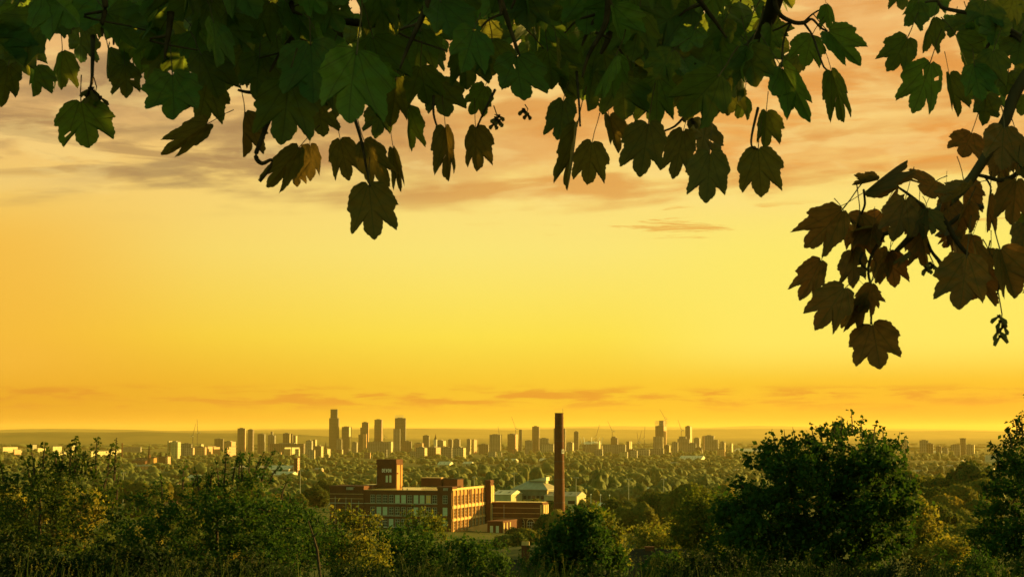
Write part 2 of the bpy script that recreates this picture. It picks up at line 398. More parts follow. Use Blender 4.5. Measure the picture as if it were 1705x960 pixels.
M['dark_roof'] = noisy('dark_slate', (0.022, 0.016, 0.012), (0.042, 0.03, 0.02), 0.5, 0.9, 0.1)
M['pale_roof'] = noisy('pale_sheet_roof', (0.40, 0.35, 0.24), (0.52, 0.46, 0.33), 0.3, 0.5, 0.4, stretch=(1, 0.1, 1))
M['grey_roof'] = noisy('grey_sheet_roof', (0.22, 0.18, 0.11), (0.30, 0.25, 0.16), 0.3, 0.5, 0.4, stretch=(1, 0.1, 1))
M['shed_wall'] = noisy('sheet_wall', (0.13, 0.125, 0.08), (0.18, 0.17, 0.11), 0.25, 0.8)
M['cream_wall'] = noisy('cream_render', (0.36, 0.29, 0.15), (0.44, 0.36, 0.2), 0.2, 0.8)
M['steel'] = mat('painted_steel', (0.30, 0.29, 0.26), 0.5, 0.5)[0]
M['dark_steel'] = mat('dark_steel', (0.06, 0.055, 0.05), 0.6)[0]

def facade(name, wall, glass, px=6.0, pz=3.4, fx=0.55, fz=0.6, rough=0.5):
    """wall with rows of windows, in metres"""
    m, k, b = mat(name, wall, rough, 0.4)
    tcn = k.new('ShaderNodeTexCoord'); s = k.new('ShaderNodeSeparateXYZ'); k.link(tcn.outputs['Object'], s.inputs[0])
    hx = k.math('FRACT', k.math('DIVIDE', k.math('ADD', s.outputs[0], s.outputs[1]), px))
    hz = k.math('FRACT', k.math('DIVIDE', s.outputs[2], pz))
    win = k.math('MULTIPLY', k.math('LESS_THAN', hx, fx), k.math('LESS_THAN', hz, fz))
    n = k.noise(tcn.outputs['Object'], 0.05, 5, 0.6)
    wc = k.mix(k.rng(n, 0.35, 0.7), (*wall, 1), (wall[0] * 0.7, wall[1] * 0.7, wall[2] * 0.68, 1))
    k.link(k.mix(win, wc, (*glass, 1)), b.inputs['Base Color'])
    k.link(k.math('SUBTRACT', rough, k.math('MULTIPLY', win, rough - 0.25)), b.inputs['Roughness'])
    return m
FAC = {
 'glass': facade('curtain_wall', (0.06, 0.05, 0.04), (0.02, 0.02, 0.018), 7, 7.5, 0.75, 0.8, 0.45),
 'brown': facade('brown_cladding', (0.09, 0.05, 0.03), (0.03, 0.024, 0.018), 9, 6.8, 0.5, 0.6, 0.6),
 'grey': facade('grey_concrete', (0.15, 0.135, 0.11), (0.045, 0.042, 0.036), 9, 6.4, 0.5, 0.55, 0.6),
 'pale': facade('pale_concrete', (0.25, 0.215, 0.155), (0.07, 0.06, 0.045), 10, 6.4, 0.45, 0.5, 0.6),
 'cream': facade('cream_and_sunlit_cladding', (0.38, 0.30, 0.12), (0.15, 0.115, 0.05), 12, 6.4, 0.35, 0.45),
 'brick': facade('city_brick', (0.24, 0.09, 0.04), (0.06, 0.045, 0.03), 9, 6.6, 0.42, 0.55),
 'orange': facade('orange_and_sunlit_brick', (0.46, 0.20, 0.07), (0.20, 0.10, 0.05), 8, 6.6, 0.4, 0.5),
}

# ------------------------------------------------------------------ terrain: one sheet to the horizon
def build_terrain():
    azs = np.concatenate([np.radians(np.arange(-24, 24.01, 0.4)), np.radians(np.arange(30, 331, 12))])
    rs = np.concatenate([[0.01], np.arange(1, 60, 1.5), np.geomspace(60, 90000, 160)])
    A, RR = np.meshgrid(azs, rs, indexing='ij')
    x = RR * np.sin(A); y = RR * np.cos(A); z = ground_np(x, y)
    na, nr = A.shape
    v = np.stack([x, y, z], -1).reshape(-1, 3)
    i = np.arange(na)[:, None]; j = np.arange(nr - 1)[None, :]
    i2 = (i + 1) % na
    f = np.stack([i * nr + j, i * nr + j + 1, i2 * nr + j + 1, i2 * nr + j], -1).reshape(-1, 4)
    me = raw_mesh('terrain', v, f, [M['terrain']], True)
    o = obj('terrain', me); tag(o, kind='structure')
build_terrain()

def build_hills(name, d, pts, depth, seed):
    """a long ridge with a front and a back slope; pts = (photo px, photo row) of its crest"""
    r2 = random.Random(seed)
    xs = np.linspace(pts[0][0], pts[-1][0], 220)
    base = np.interp(xs, [p[0] for p in pts], [p[1] for p in pts])
    wob = sum(np.sin(xs / (9.0 + 17 * k) * 1.7 + r2.random() * 6) * (0.18 + 0.12 * k) for k in range(5))
    rows = [(-1.0, 0.0), (-0.6, 0.35), (-0.25, 0.8), (0.0, 1.0), (0.4, 0.7), (1.0, 0.0)]
    v = []
    for t, hh in rows:
        for px, py, q in zip(xs, base, wob):
            c = P(px, py - q * 0.5, d); x = c.x * (1 + t * depth / d); y = d + t * depth
            v.append((x, y, -112 + (c.z + 112) * hh))
    n = len(xs)
    f = np.array([(a * n + b, a * n + b + 1, (a + 1) * n + b + 1, (a + 1) * n + b) for a in range(len(rows) - 1) for b in range(n - 1)])
    tag(obj(name, raw_mesh(name, np.array(v), f, [M['hill']], True)), kind='structure')
build_hills('hills', 18500, [(-260, 722), (0, 720), (90, 718), (180, 719), (330, 719.5), (460, 721), (560, 727), (760, 733)], 1500, 1)
build_hills('hills', 36000, [(-300, 716), (0, 715), (90, 713.2), (170, 714), (330, 717), (520, 715), (620, 713.5), (760, 713.5), (860, 715.5), (960, 713), (1100, 715), (1240, 713), (1400, 715.5), (1560, 717), (1900, 718)], 2500, 2)
build_hills('hills', 60000, [(300, 716), (500, 713), (660, 711.5), (800, 713), (1000, 709), (1180, 711), (1260, 708.5), (1420, 712), (1700, 716), (2000, 717)], 4000, 3)

# ------------------------------------------------------------------ air
def build_haze():
    m = bpy.data.materials.new('haze'); m.use_nodes = True
    k = NT(m.node_tree); k.n.remove(k.n['Principled BSDF'])
    v = k.new('ShaderNodeVolumePrincipled')
    v.inputs['Color'].default_value = (0.96, 0.74, 0.26, 1)
    v.inputs['Density'].default_value = HAZE
    v.inputs['Anisotropy'].default_value = 0.3
    k.link(v.outputs[0], k.n['Material Output'].inputs['Volume'])
    mb = MB().mat(m); mb.box(-44000, 44000, -30, 72000, -240, 260)
    tag(mb.build('haze'), kind='stuff')
HAZE = 0.000014
build_haze()

# ------------------------------------------------------------------ crowns seen from afar
def ico(sub):
    t = (1 + 5 ** 0.5) / 2
    v = [(-1, t, 0), (1, t, 0), (-1, -t, 0), (1, -t, 0), (0, -1, t), (0, 1, t), (0, -1, -t), (0, 1, -t), (t, 0, -1), (t, 0, 1), (-t, 0, -1), (-t, 0, 1)]
    f = [(0, 11, 5), (0, 5, 1), (0, 1, 7), (0, 7, 10), (0, 10, 11), (1, 5, 9), (5, 11, 4), (11, 10, 2), (10, 7, 6), (7, 1, 8), (3, 9, 4), (3, 4, 2), (3, 2, 6), (3, 6, 8), (3, 8, 9), (4, 9, 5), (2, 4, 11), (6, 2, 10), (8, 6, 7), (9, 8, 1)]
    v = [Vector(p).normalized() for p in v]
    for _ in range(sub):
        cache = {}; nf = []
        def mid(a, b):
            key = (min(a, b), max(a, b))
            if key not in cache: v.append(((v[a] + v[b]) / 2).normalized()); cache[key] = len(v) - 1
            return cache[key]
        for a, b, c in f:
            x, y, z = mid(a, b), mid(b, c), mid(c, a)
            nf += [(a, x, z), (b, y, x), (c, z, y), (x, y, z)]
        f = nf
    return np.array([tuple(p) for p in v]), np.array(f)
ICO1, ICO2 = ico(1), ico(2)

def quads_leaves(pos, nrm, size, r, aspect=0.62):
    """one folded four-point leaf per position, facing roughly along nrm"""
    n = len(pos)
    nrm = nrm / np.maximum(np.linalg.norm(nrm, axis=1, keepdims=True), 1e-6)
    a = r.normal(size=(n, 3)); a -= (a * nrm).sum(1, keepdims=True) * nrm
    a /= np.maximum(np.linalg.norm(a, axis=1, keepdims=True), 1e-6)
    b = np.cross(nrm, a)
    s = size[:, None]
    v = np.stack([pos - a * s * 0.5, pos + b * s * 0.5 * aspect - a * s * 0.08 + nrm * s * 0.12, pos + a * s * 0.5, pos - b * s * 0.5 * aspect - a * s * 0.08 + nrm * s * 0.12], 1)
    return v.reshape(-1, 3), np.arange(n * 4).reshape(-1, 4)

def set_tone(me, tone):
    at = me.attributes.new('tone', 'FLOAT', 'FACE'); at.data.foreach_set('value', np.asarray(tone, dtype=np.float32))

def lump_crown(r, wid, hei, lumps, tall=False):
    """crown of displaced lumps, unit metres, base of crown at z = 0"""
    vs, fs, n = [], [], 0
    for i in range(lumps):
        if i == 0: c = np.array([0, 0, hei * 0.5]); rad = np.array([wid * 0.36, wid * 0.36, hei * 0.46])
        else:
            a = 2 * math.pi * i / (lumps - 1) + r.normal() * 0.4; q = wid * (0.10 if tall else 0.27) * (0.7 + 0.5 * r.random())
            c = np.array([q * math.cos(a), q * math.sin(a), hei * (0.22 + 0.52 * r.random())])
            k = wid * (0.17 + 0.10 * r.random()); rad = np.array([k, k, k * (1.5 if tall else 0.9)])
        v, f = ICO2
        ph = r.random(3) * 6
        disp = 1 + 0.13 * np.sin(v[:, 0:1] * 5 + ph[0]) * np.sin(v[:, 1:2] * 5 + ph[1]) + 0.10 * np.sin(v[:, 2:3] * 8 + ph[2]) + r.normal(size=(len(v), 1)) * 0.07
        vs.append(v * disp * rad + c); fs.append(f + n); n += len(v)
    v = np.vstack(vs); v[:, 2] = np.maximum(v[:, 2], 0)
    return v, np.vstack(fs)

def mid_crown_mesh(seed, wid, hei, lumps, matname, tall=False):
    """lumps clothed in many leaf clumps"""
    r = np.random.default_rng(seed)
    v, f = lump_crown(r, wid, hei, lumps, tall)
    cen = v[f].mean(1); n = np.cross(v[f[:, 1]] - v[f[:, 0]], v[f[:, 2]] - v[f[:, 0]])
    n /= np.maximum(np.linalg.norm(n, axis=1, keepdims=True), 1e-9)
    pick = np.repeat(np.arange(len(f)), 2)
    pos = cen[pick] + n[pick] * r.random((len(pick), 1)) * 0.04 * wid + r.normal(size=(len(pick), 3)) * 0.012 * wid
    nn = n[pick] + r.normal(size=(len(pick), 3)) * 0.55
    lv, lf = quads_leaves(pos, nn, wid * (0.045 + 0.05 * r.random(len(pick))), r, 0.8)
    tri = np.vstack([lf[:, [0, 1, 2]], lf[:, [0, 2, 3]]]) + len(v)
    allv = np.vstack([v, lv]); allf = np.vstack([f, tri])
    return raw_mesh('crown', allv, allf, [M[matname]], True)

TREE_KINDS = []
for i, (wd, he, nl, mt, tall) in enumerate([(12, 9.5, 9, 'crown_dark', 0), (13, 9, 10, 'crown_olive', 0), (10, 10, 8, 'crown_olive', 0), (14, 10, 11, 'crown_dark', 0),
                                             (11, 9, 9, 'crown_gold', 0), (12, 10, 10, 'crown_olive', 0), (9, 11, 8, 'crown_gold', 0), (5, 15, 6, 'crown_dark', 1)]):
    cm = mid_crown_mesh(100 + i, wd, he, nl, mt, bool(tall))
    tb = MB().mat(M['bark']); tb.tube([(0, 0, -1.0), (0.1, 0, 1.5), (0, 0.15, 4.5)], [0.45, 0.33, 0.2], 7)
    for q in range(3): tb.tube([(0, 0.1, 2.6 + q * 0.4), (math.cos(q * 2.1) * 1.6, math.sin(q * 2.1) * 1.6, 5.0)], [0.2, 0.09], 5)
    TREE_KINDS.append((cm, tb.me('trunk'), mt, wd, he, tall))

ZONES = [(0, 'beyond the tall twiggy bush'), (200, 'below the church spire'), (290, 'behind the feathery dark sapling'), (460, 'around the squat brick tower'), (545, 'behind the left end of the mill'),
         (625, 'behind the lettered brick tower'), (690, 'behind the flat mill roof'), (820, 'behind the grey hipped hall'), (915, 'beside the tall brick chimney'), (1000, 'between the pale light masts'),
         (1110, 'above the rounded hillside tree'), (1230, 'behind the large dark tree'), (1515, 'in the gap beside the large dark tree'), (1610, 'beside the tree at the picture edge')]
def zone(px):
    z = ZONES[0][1]
    for a, b in ZONES:
        if px >= a: z = b
    return z
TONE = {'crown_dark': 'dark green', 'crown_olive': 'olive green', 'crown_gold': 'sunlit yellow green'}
NCOUNT = [0]
def plain_tree(x, y, kind, scale, zz=None, row=None):
    cm, tm, mt, wd, he, tall = TREE_KINDS[kind]
    z = ground(x, y) if zz is None else zz
    px = 852.5 + x / y * F
    shape = 'slim upright' if tall else ('broad' if wd * scale > 13.5 else 'rounded' if wd * scale > 10 else 'small')
    rw = row or ('nearest rows' if y < 1150 else 'middle rows' if y < 1700 else 'far rows')
    t_ = thing('broadleaf_tree', f'{TONE[mt]} {shape} tree {zone(px)}, {rw}', 'tree', (x, y, z), rnd.random() * 6.3, 'trees of the wooded plain')
    t_.scale = (scale, scale, scale * rnd.uniform(0.85, 1.15))
    obj('trunk', tm, t_); c = obj('crown', cm, t_, (0, 0, 2.2))
    NCOUNT[0] += 1

BLOCK = []    # (x, y, radius): keep trees out of buildings
def blocked(x, y): return any((x - a) ** 2 + (y - b) ** 2 < c * c for a, b, c in BLOCK)

# ------------------------------------------------------------------ the mill
def wall_open(mb, x0, x1, z0, z1, rects, face, reveal=0.35, axis='x', at=0.0, flip=False):
    """wall sheet with real openings; axis x: in the plane y = at, facing -y; axis y: in the plane x = at, facing +x"""
    xs = sorted(set([x0, x1] + [v for r_ in rects for v in (r_[0], r_[1])]))
    zs = sorted(set([z0, z1] + [v for r_ in rects for v in (r_[2], r_[3])]))
    pt = (lambda u, z, d=0.0: (u, at + d, z)) if axis == 'x' else (lambda u, z, d=0.0: (at - d, u, z))
    mb.mat(face)
    for a, b in zip(xs, xs[1:]):
        for c, d in zip(zs, zs[1:]):
            mx, mz = (a + b) / 2, (c + d) / 2
            if any(r_[0] < mx < r_[1] and r_[2] < mz < r_[3] for r_ in rects): continue
            mb.quad(pt(a, c), pt(b, c), pt(b, d), pt(a, d))
    for a, b, c, d in rects:
        mb.quad(pt(a, c), pt(b, c), pt(b, c, reveal), pt(a, c, reveal))
        mb.quad(pt(a, d), pt(a, d, reveal), pt(b, d, reveal), pt(b, d))
        mb.quad(pt(a, c), pt(a, c, reveal), pt(a, d, reveal), pt(a, d))
        mb.quad(pt(b, c), pt(b, d), pt(b, d, reveal), pt(b, c, reveal))

def window_meshes(wd, ht, bars, rails, fw=0.16):
    f = MB().mat(M['frame'])
    f.box(0, fw, 0, 0.12, 0, ht); f.box(wd - fw, wd, 0, 0.12, 0, ht)
    f.box(fw, wd - fw, 0.002, 0.118, 0, fw); f.box(fw, wd - fw, 0.002, 0.118, ht - fw, ht)
    for i in range(bars):
        c = wd * (i + 1) / (bars + 1); f.box(c - 0.06, c + 0.06, 0.01, 0.11, fw, ht - fw)
    for z in rails: f.box(fw, wd - fw, 0.015, 0.105, ht * z - 0.07, ht * z + 0.07)
    return f.me('window'), (wd, ht)
def pane_mesh(wd, ht, m):
    return MB().mat(m).box(0.02, wd - 0.02, 0.14, 0.2, 0.02, ht - 0.02).me('pane')

TH = -R(17)
corner = P(752.8, 809.7, 1000)
MZ = -62.0                                    # foot of the mill
HT = corner.z - MZ                            # height of the corner turret
mill = thing('brick_mill', 'long red brick cotton mill with flat roof, lettered roof tower and rows of tall windows', 'mill', (corner.x, corner.y, MZ), TH)
PAR = HT - 2.3                                # parapet of the long front
LONG, DEEP = 72.3, 61.0

WIN_A, (wa, ha) = window_meshes(2.75, 4.5, 1, (0.36, 0.68))
WIN_B, (wb, hb) = window_meshes(1.55, 5.2, 0, (0.33, 0.66), 0.13)
PANE = {k: pane_mesh(wa, ha, M[k]) for k in ('glass', 'blind', 'amber_glow')}
PANE_B = {k: pane_mesh(wb, hb, M[k]) for k in ('glass', 'blind')}
rows_z = [HT - 9.3, HT - 15.95, HT - 22.5, HT - 29.0]
xs_f = [-48.2 + 3.66 * i for i in range(11)] + [-5.3]
rects_f = [(x, x + wa, z, z + ha) for x in xs_f for z in rows_z]

mb = MB()
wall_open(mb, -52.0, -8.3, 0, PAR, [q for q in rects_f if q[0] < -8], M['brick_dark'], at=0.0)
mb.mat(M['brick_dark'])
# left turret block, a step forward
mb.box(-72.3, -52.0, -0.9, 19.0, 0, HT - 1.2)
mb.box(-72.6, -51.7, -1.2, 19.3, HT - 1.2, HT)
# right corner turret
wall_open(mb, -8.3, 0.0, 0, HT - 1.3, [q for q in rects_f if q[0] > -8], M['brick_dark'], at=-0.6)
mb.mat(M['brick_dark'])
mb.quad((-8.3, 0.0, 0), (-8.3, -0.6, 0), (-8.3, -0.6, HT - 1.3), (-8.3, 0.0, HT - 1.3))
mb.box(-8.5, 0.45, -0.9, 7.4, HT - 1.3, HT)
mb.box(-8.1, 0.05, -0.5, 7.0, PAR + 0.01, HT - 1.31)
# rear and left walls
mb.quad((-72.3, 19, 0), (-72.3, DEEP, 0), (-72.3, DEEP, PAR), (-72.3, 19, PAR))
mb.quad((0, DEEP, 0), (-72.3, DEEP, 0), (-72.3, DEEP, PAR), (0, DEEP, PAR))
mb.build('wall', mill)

# right-hand face, in the sun: pilasters, buff bands, tall lights
by = [1.2 + 6.55 * i for i in range(9)]
rects_r = []
rows_r = [HT - 10.2, HT - 17.4, HT - 24.2]
for b0 in by:
    for j in range(3):
        y0 = b0 + 0.55 + j * 1.92
        for z in rows_r: rects_r.append((y0, y0 + wb, z, z + hb))
mr = MB()
wall_open(mr, -0.6, DEEP, 0, HT - 1.4, rects_r, M['brick'], axis='y', at=0.0, reveal=0.3)  # sun side of the mill, in the lightened brick
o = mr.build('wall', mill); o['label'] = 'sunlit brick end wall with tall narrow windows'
for i in range(10):
    y0 = 0.35 + 6.55 * i - 0.1
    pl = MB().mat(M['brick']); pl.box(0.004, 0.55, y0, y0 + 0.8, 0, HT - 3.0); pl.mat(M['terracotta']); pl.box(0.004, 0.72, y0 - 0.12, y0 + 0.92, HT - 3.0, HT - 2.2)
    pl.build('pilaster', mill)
for z0, z1 in ((HT - 12.1, HT - 10.5), (HT - 18.9, HT - 17.7), (HT - 2.1, HT - 0.9)):
    bd = MB().mat(M['terracotta']); bd.box(0.002, 0.34, -0.3, DEEP - 0.3, z0, z1); bd.build('band_course', mill)
for i, (y0, z, wi, h) in enumerate([(27.4, HT - 5.0, 3.4, 2.6), (27.6, HT - 19.9, 3.0, 1.0), (27.5, HT - 12.9, 2.2, 0.8)]):
    MB().mat(M['brick_dark']).box(0.35, 0.9, y0, y0 + wi, z, z + h).build('hoist_housing', mill)

# front: string courses, eaves, drainpipes, dentil panels
for z in (HT - 9.75, HT - 16.5, HT - 22.9):
    MB().mat(M['stone']).box(-52.0, -8.3, -0.14, -0.003, z, z + 0.32).build('string_course', mill)
    MB().mat(M['stone']).box(-72.4, -52.0, -1.03, -0.903, z, z + 0.32).build('string_course', mill)
for z in (HT - 4.6, HT - 7.2):
    MB().mat(M['terracotta']).box(-72.4, -52.0, -1.0, -0.903, z, z + 0.22).build('string_course', mill)
for x in (-69.0, -62.5, -59.2, -54.8):
    MB().mat(M['stone']).tube([(x, -1.05, 8), (x, -1.05, HT - 6.0 - (x % 3))], 0.11, 6).build('drainpipe', mill)
for x0, x1, y in ((-62.2, -57.2, -1.25), (-4.9, -1.9, -0.95)):
    MB().mat(M['stone']).box(x0, x1, y - 0.1, y + 0.046, HT - 0.95, HT - 0.78).build('balustrade', mill)
    for i in range(int((x1 - x0) / 0.72)):
        MB().mat(M['stone']).box(x0 + i * 0.72 + 0.1, x0 + i * 0.72 + 0.5, y - 0.15, y + 0.045, HT - 2.2, HT - 0.96).build('baluster', mill)
cop = MB().mat(M['terracotta']); cop.box(-52.0, -8.5, -0.25, 0.35, PAR, PAR + 0.28); cop.build('coping', mill)

# windows
front_pane = ['glass', 'glass', 'glass', 'glass', 'blind', 'blind', 'glass', 'blind', 'blind', 'amber_glow', 'glass', 'glass']
for i, x in enumerate(xs_f):
    for r_, z in enumerate(rows_z):
        wn = obj('window', WIN_A, mill, (x, (-0.6 if i == 11 else 0) + 0.12, z))
        kind = front_pane[i] if r_ == 0 else ('blind' if rnd.random() < 0.12 else 'glass')
        pn = obj('pane', PANE[kind], wn)
        if r_ == 0 and kind == 'amber_glow': wn['label'] = 'window pane coloured amber like reflected sun glow'
        elif r_ == 0 and kind == 'blind': wn['label'] = 'window with a pale green blind'
# end wall: the 100-part limit keeps one window object per bay and storey, each with its three lights
for b0 in by:
    for z in rows_r:
        fm = MB().mat(M['frame'])
        for j in range(3):
            y0 = b0 + 0.55 + j * 1.92
            for q0, q1 in ((0, 0.13), (wb - 0.13, wb)): fm.box(-0.24, -0.12, y0 + q0, y0 + q1, z, z + hb)
            for q in (0.02, 0.33, 0.66, 0.965): fm.box(-0.235, -0.125, y0 + 0.13, y0 + wb - 0.13, z + hb * q, z + hb * q + 0.13)
        wn = fm.build('window', mill)
        pm = MB().mat(M['glass'])
        for j in range(3):
            y0 = b0 + 0.55 + j * 1.92; pm.box(-0.3, -0.25, y0 + 0.01, y0 + wb - 0.01, z + 0.01, z + hb - 0.01)
        pm.build('pane', wn)

# roof
rf = MB().mat(M['gilt_roof']); rf.box(-71.9, -0.2, 0.36, DEEP - 0.3, PAR - 0.9, PAR - 0.15)
rf.add([(-51.9, 0.4, PAR - 0.14), (-8.6, 0.4, PAR - 0.14), (-8.6, 18, PAR + 0.5), (-51.9, 18, PAR + 0.5)], [(0, 1, 2, 3)])
roof = rf.build('roof', mill)
mb = MB().mat(M['brick_dark']); mb.box(-34, -22, 44, 55, PAR + 0.9, HT + 3.4); mb.mat(M['terracotta']); mb.box(-34.2, -21.8, 43.8, 55.2, HT + 3.4, HT + 3.8); mb.build('roof_house', roof)
mb = MB().mat(M['brick_dark']); mb.box(-21.0, -12.6, 46, 57, PAR - 0.1, HT + 2.7); mb.mat(M['dark_roof']); mb.box(-21.2, -12.4, 45.8, 57.2, HT + 2.7, HT + 3.0); mb.build('roof_house', roof)
mb = MB().mat(M['cream_wall']); mb.box(-60.5, -54, 20, 34, PAR - 0.1, PAR + 2.4); mb.build('roof_house', roof)
for x in (-30.5, -27.8): MB().mat(M['dark_steel']).tube([(x, 4, PAR - 0.1), (x, 4, PAR + 0.9)], 0.35, 8).build('roof_vent', roof)
for x, y in ((-50, 8), (-16, 12), (-36, 14)): MB().mat(M['dark_steel']).tube([(x, y, PAR), (x, y, PAR + 2.5)], 0.09, 6).build('vent_pipe', roof)

# lettered water tower on the roof
tw0, tw1, ty0, ty1 = -51.6, -40.0, 18.5, 28.5
tz0, tz1 = PAR - 0.1, P(645, 764.5, 1029).z - MZ
tower = MB().mat(M['brick_dark'])
trects = [(-48.9, -47.2, tz1 - 13.2, tz1 - 9.0), (-46.4, -44.9, tz1 - 12.9, tz1 - 9.0), (-44.2, -42.8, tz1 - 13.0, tz1 - 8.8)]
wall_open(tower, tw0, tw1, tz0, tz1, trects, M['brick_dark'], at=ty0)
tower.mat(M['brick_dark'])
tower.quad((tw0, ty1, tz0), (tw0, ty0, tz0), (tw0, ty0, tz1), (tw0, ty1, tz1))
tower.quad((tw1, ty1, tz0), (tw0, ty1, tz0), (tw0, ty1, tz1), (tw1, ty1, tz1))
tower.mat(M['brick']); tower.quad((tw1, ty0, tz0), (tw1, ty1, tz0), (tw1, ty1, tz1), (tw1, ty0, tz1))  # lightened brick on the tower's sun side only
tower.mat(M['brick_dark']); tower.quad((tw0, ty0, tz1 - 0.05), (tw1, ty0, tz1 - 0.05), (tw1, ty1, tz1 - 0.05), (tw0, ty1, tz1 - 0.05))
tower.box(tw0 - 0.45, tw1 + 0.45, ty0 - 0.45, ty1 + 0.45, tz1 - 3.0, tz1 - 2.4)
tower.box(tw0 - 0.25, tw1 + 0.25, ty0 - 0.25, ty1 + 0.25, tz1 - 2.4, tz1 + 0.1)
tw = tower.build('water_tower', mill)
for (a, b, c, d), m_ in zip(trects, ('amber_glow', 'blind', 'blind')):
    MB().mat(M['brick_dark'] if m_ == 'amber_glow' else M[m_]).box(a + 0.05, b - 0.05, ty0 + 0.2, ty0 + 0.3, c + 0.05, d - 0.05).build('window', tw)
for y0 in (ty0 + 0.3, ty1 - 3.0):
    MB().mat(M['brick']).box(tw1 + 0.003, tw1 + 0.4, y0, y0 + 2.4, tz0, tz1 - 3.1).build('pilaster', tw)
MB().mat(M['brick_dark']).box(tw1 + 0.405, tw1 + 0.7, ty0 + 0.6, ty0 + 2.2, tz1 - 8.2, tz1 - 7.5).build('ledge', tw)
MB().mat(M['stone']).tube([(tw0 - 0.6, ty0 + 1, tz0), (tw0 - 0.6, ty0 + 1, tz1 - 7)], 0.12, 6).build('flue_pipe', tw)

def glyph(ch, wd, ht, st, dp):
    """white letters as solid bars"""
    g = MB().mat(M['white'])
    def bar(a, b):
        a, b = Vector((a[0] * wd, a[1] * ht)), Vector((b[0] * wd, b[1] * ht))
        d = (b - a).normalized(); n = Vector((-d.y, d.x)) * st / 2; a = a - d * st * 0.45; b = b + d * st * 0.45
        c = [a - n, b - n, b + n, a + n]
        vs = [(q.x, 0, q.y) for q in c] + [(q.x, dp, q.y) for q in c]
        g.add(vs, [(0, 1, 2, 3), (7, 6, 5, 4), (0, 4, 5, 1), (1, 5, 6, 2), (2, 6, 7, 3), (3, 7, 4, 0)])
    for a, b in {'D': [((0, 0), (0, 1)), ((0, 1), (.65, 1)), ((.65, 1), (1, .7)), ((1, .7), (1, .3)), ((1, .3), (.65, 0)), ((.65, 0), (0, 0))],
                 'E': [((0, 0), (0, 1)), ((0, 1), (1, 1)), ((0, .5), (.8, .5)), ((0, 0), (1, 0))],
                 'V': [((0, 1), (.5, 0)), ((.5, 0), (1, 1))],
                 'O': [((.25, 0), (0, .3)), ((0, .3), (0, .7)), ((0, .7), (.25, 1)), ((.25, 1), (.75, 1)), ((.75, 1), (1, .7)), ((1, .7), (1, .3)), ((1, .3), (.75, 0)), ((.75, 0), (.25, 0))],
                 'N': [((0, 0), (0, 1)), ((0, 1), (1, 0)), ((1, 0), (1, 1))]}[ch]: bar(a, b)
    return g.me('letter')
for i, ch in enumerate('DEVON'):
    obj('letter', glyph(ch, 0.66, 1.75, 0.24, 0.12), tw, (-48.35 + i * 1.17, ty0 - 0.14, tz1 - 7.1))

# stair tower at the rear corner of the sunlit face
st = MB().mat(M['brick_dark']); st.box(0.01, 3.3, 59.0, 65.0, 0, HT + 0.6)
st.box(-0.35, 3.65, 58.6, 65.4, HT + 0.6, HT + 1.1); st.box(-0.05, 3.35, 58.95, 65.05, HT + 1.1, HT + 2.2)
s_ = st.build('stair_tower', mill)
MB().mat(M['terracotta']).box(3.303, 3.7, 59.4, 62.0, 12, HT - 1).build('pilaster', s_)
MB().mat(M['terracotta']).box(3.303, 3.75, 62.6, 64.9, 12, HT - 1).build('pilaster', s_)

# ------------------------------------------------------------------ engine house beside the mill
ET = P(850, 834, 1068).z - MZ
eng = thing('engine_house', 'dark red brick engine house with arched windows and a sunlit end, joined to the mill', 'industrial building',
            tuple(mill.matrix_basis @ Vector((3.4, 61.2, 0))), TH)
EW = 30.7
def arch_pts(cx, z0, wd, ht, n=8): return [(cx - wd / 2, z0)] + [(cx - wd / 2 * math.cos(math.pi * i / n), z0 + ht + wd / 2 * math.sin(math.pi * i / n)) for i in range(n + 1)] + [(cx + wd / 2, z0)]
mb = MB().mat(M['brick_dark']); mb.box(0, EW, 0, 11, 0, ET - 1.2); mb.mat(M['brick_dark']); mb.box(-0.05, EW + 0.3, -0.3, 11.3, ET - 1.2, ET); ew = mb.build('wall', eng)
for z in (ET - 3.3, ET - 6.4, ET - 9.2): MB().mat(M['terracotta']).box(0.2, EW - 1.5, -0.16, -0.003, z, z + 0.25).build('string_course', eng)
for cx in (11.7, 17.7, 23.7):
    a = arch_pts(cx, ET - 17.5, 4.0, 6.0); b = arch_pts(cx, ET - 17.5, 4.8, 6.0)
    g = MB().mat(M['glass']); n = len(a)
    g.add([(p[0], -0.06, p[1]) for p in a], [tuple(reversed(range(n)))]); pane = None
    f_ = MB().mat(M['terracotta'])
    for i in range(n - 1):
        q = [a[i], a[i + 1], b[i + 1], b[i]]
        f_.add([(p[0], -0.18, p[1]) for p in q] + [(p[0], -0.003, p[1]) for p in q], [(0, 1, 2, 3), (0, 4, 5, 1), (3, 2, 6, 7)])
    f_.mat(M['frame'])
    for u in (-0.7, 0.7): f_.box(cx + u - 0.07, cx + u + 0.07, -0.12, -0.07, ET - 17.5, ET - 11)
    for z in (ET - 15.4, ET - 13.2, ET - 11.4): f_.box(cx - 1.95, cx + 1.95, -0.115, -0.065, z, z + 0.14)
    wn = f_.build('arched_window', eng); g.build('pane', wn)
MB().mat(M['stone']).tube([(7.6, -0.2, 2), (7.6, -0.2, ET - 1.4)], 0.13, 6).build('drainpipe', eng)
MB().mat(M['stone']).tube([(0.5, -0.2, 2), (0.5, -0.2, ET - 1.4)], 0.13, 6).build('drainpipe', eng)
for y0 in (0.2, 4.2, 8.2): MB().mat(M['terracotta']).box(EW + 0.003, EW + 0.8, y0, y0 + 2.4, ET - 14, ET - 1.3).build('pilaster', eng)
MB().mat(M['terracotta']).box(EW - 1.2, EW - 0.2, -0.25, -0.003, 0, ET - 1.3).build('pilaster', eng)
MB().mat(M['gilt_roof']).box(0.4, EW - 0.4, 0.4, 10.6, ET + 0.003, ET + 0.2).build('roof', eng)

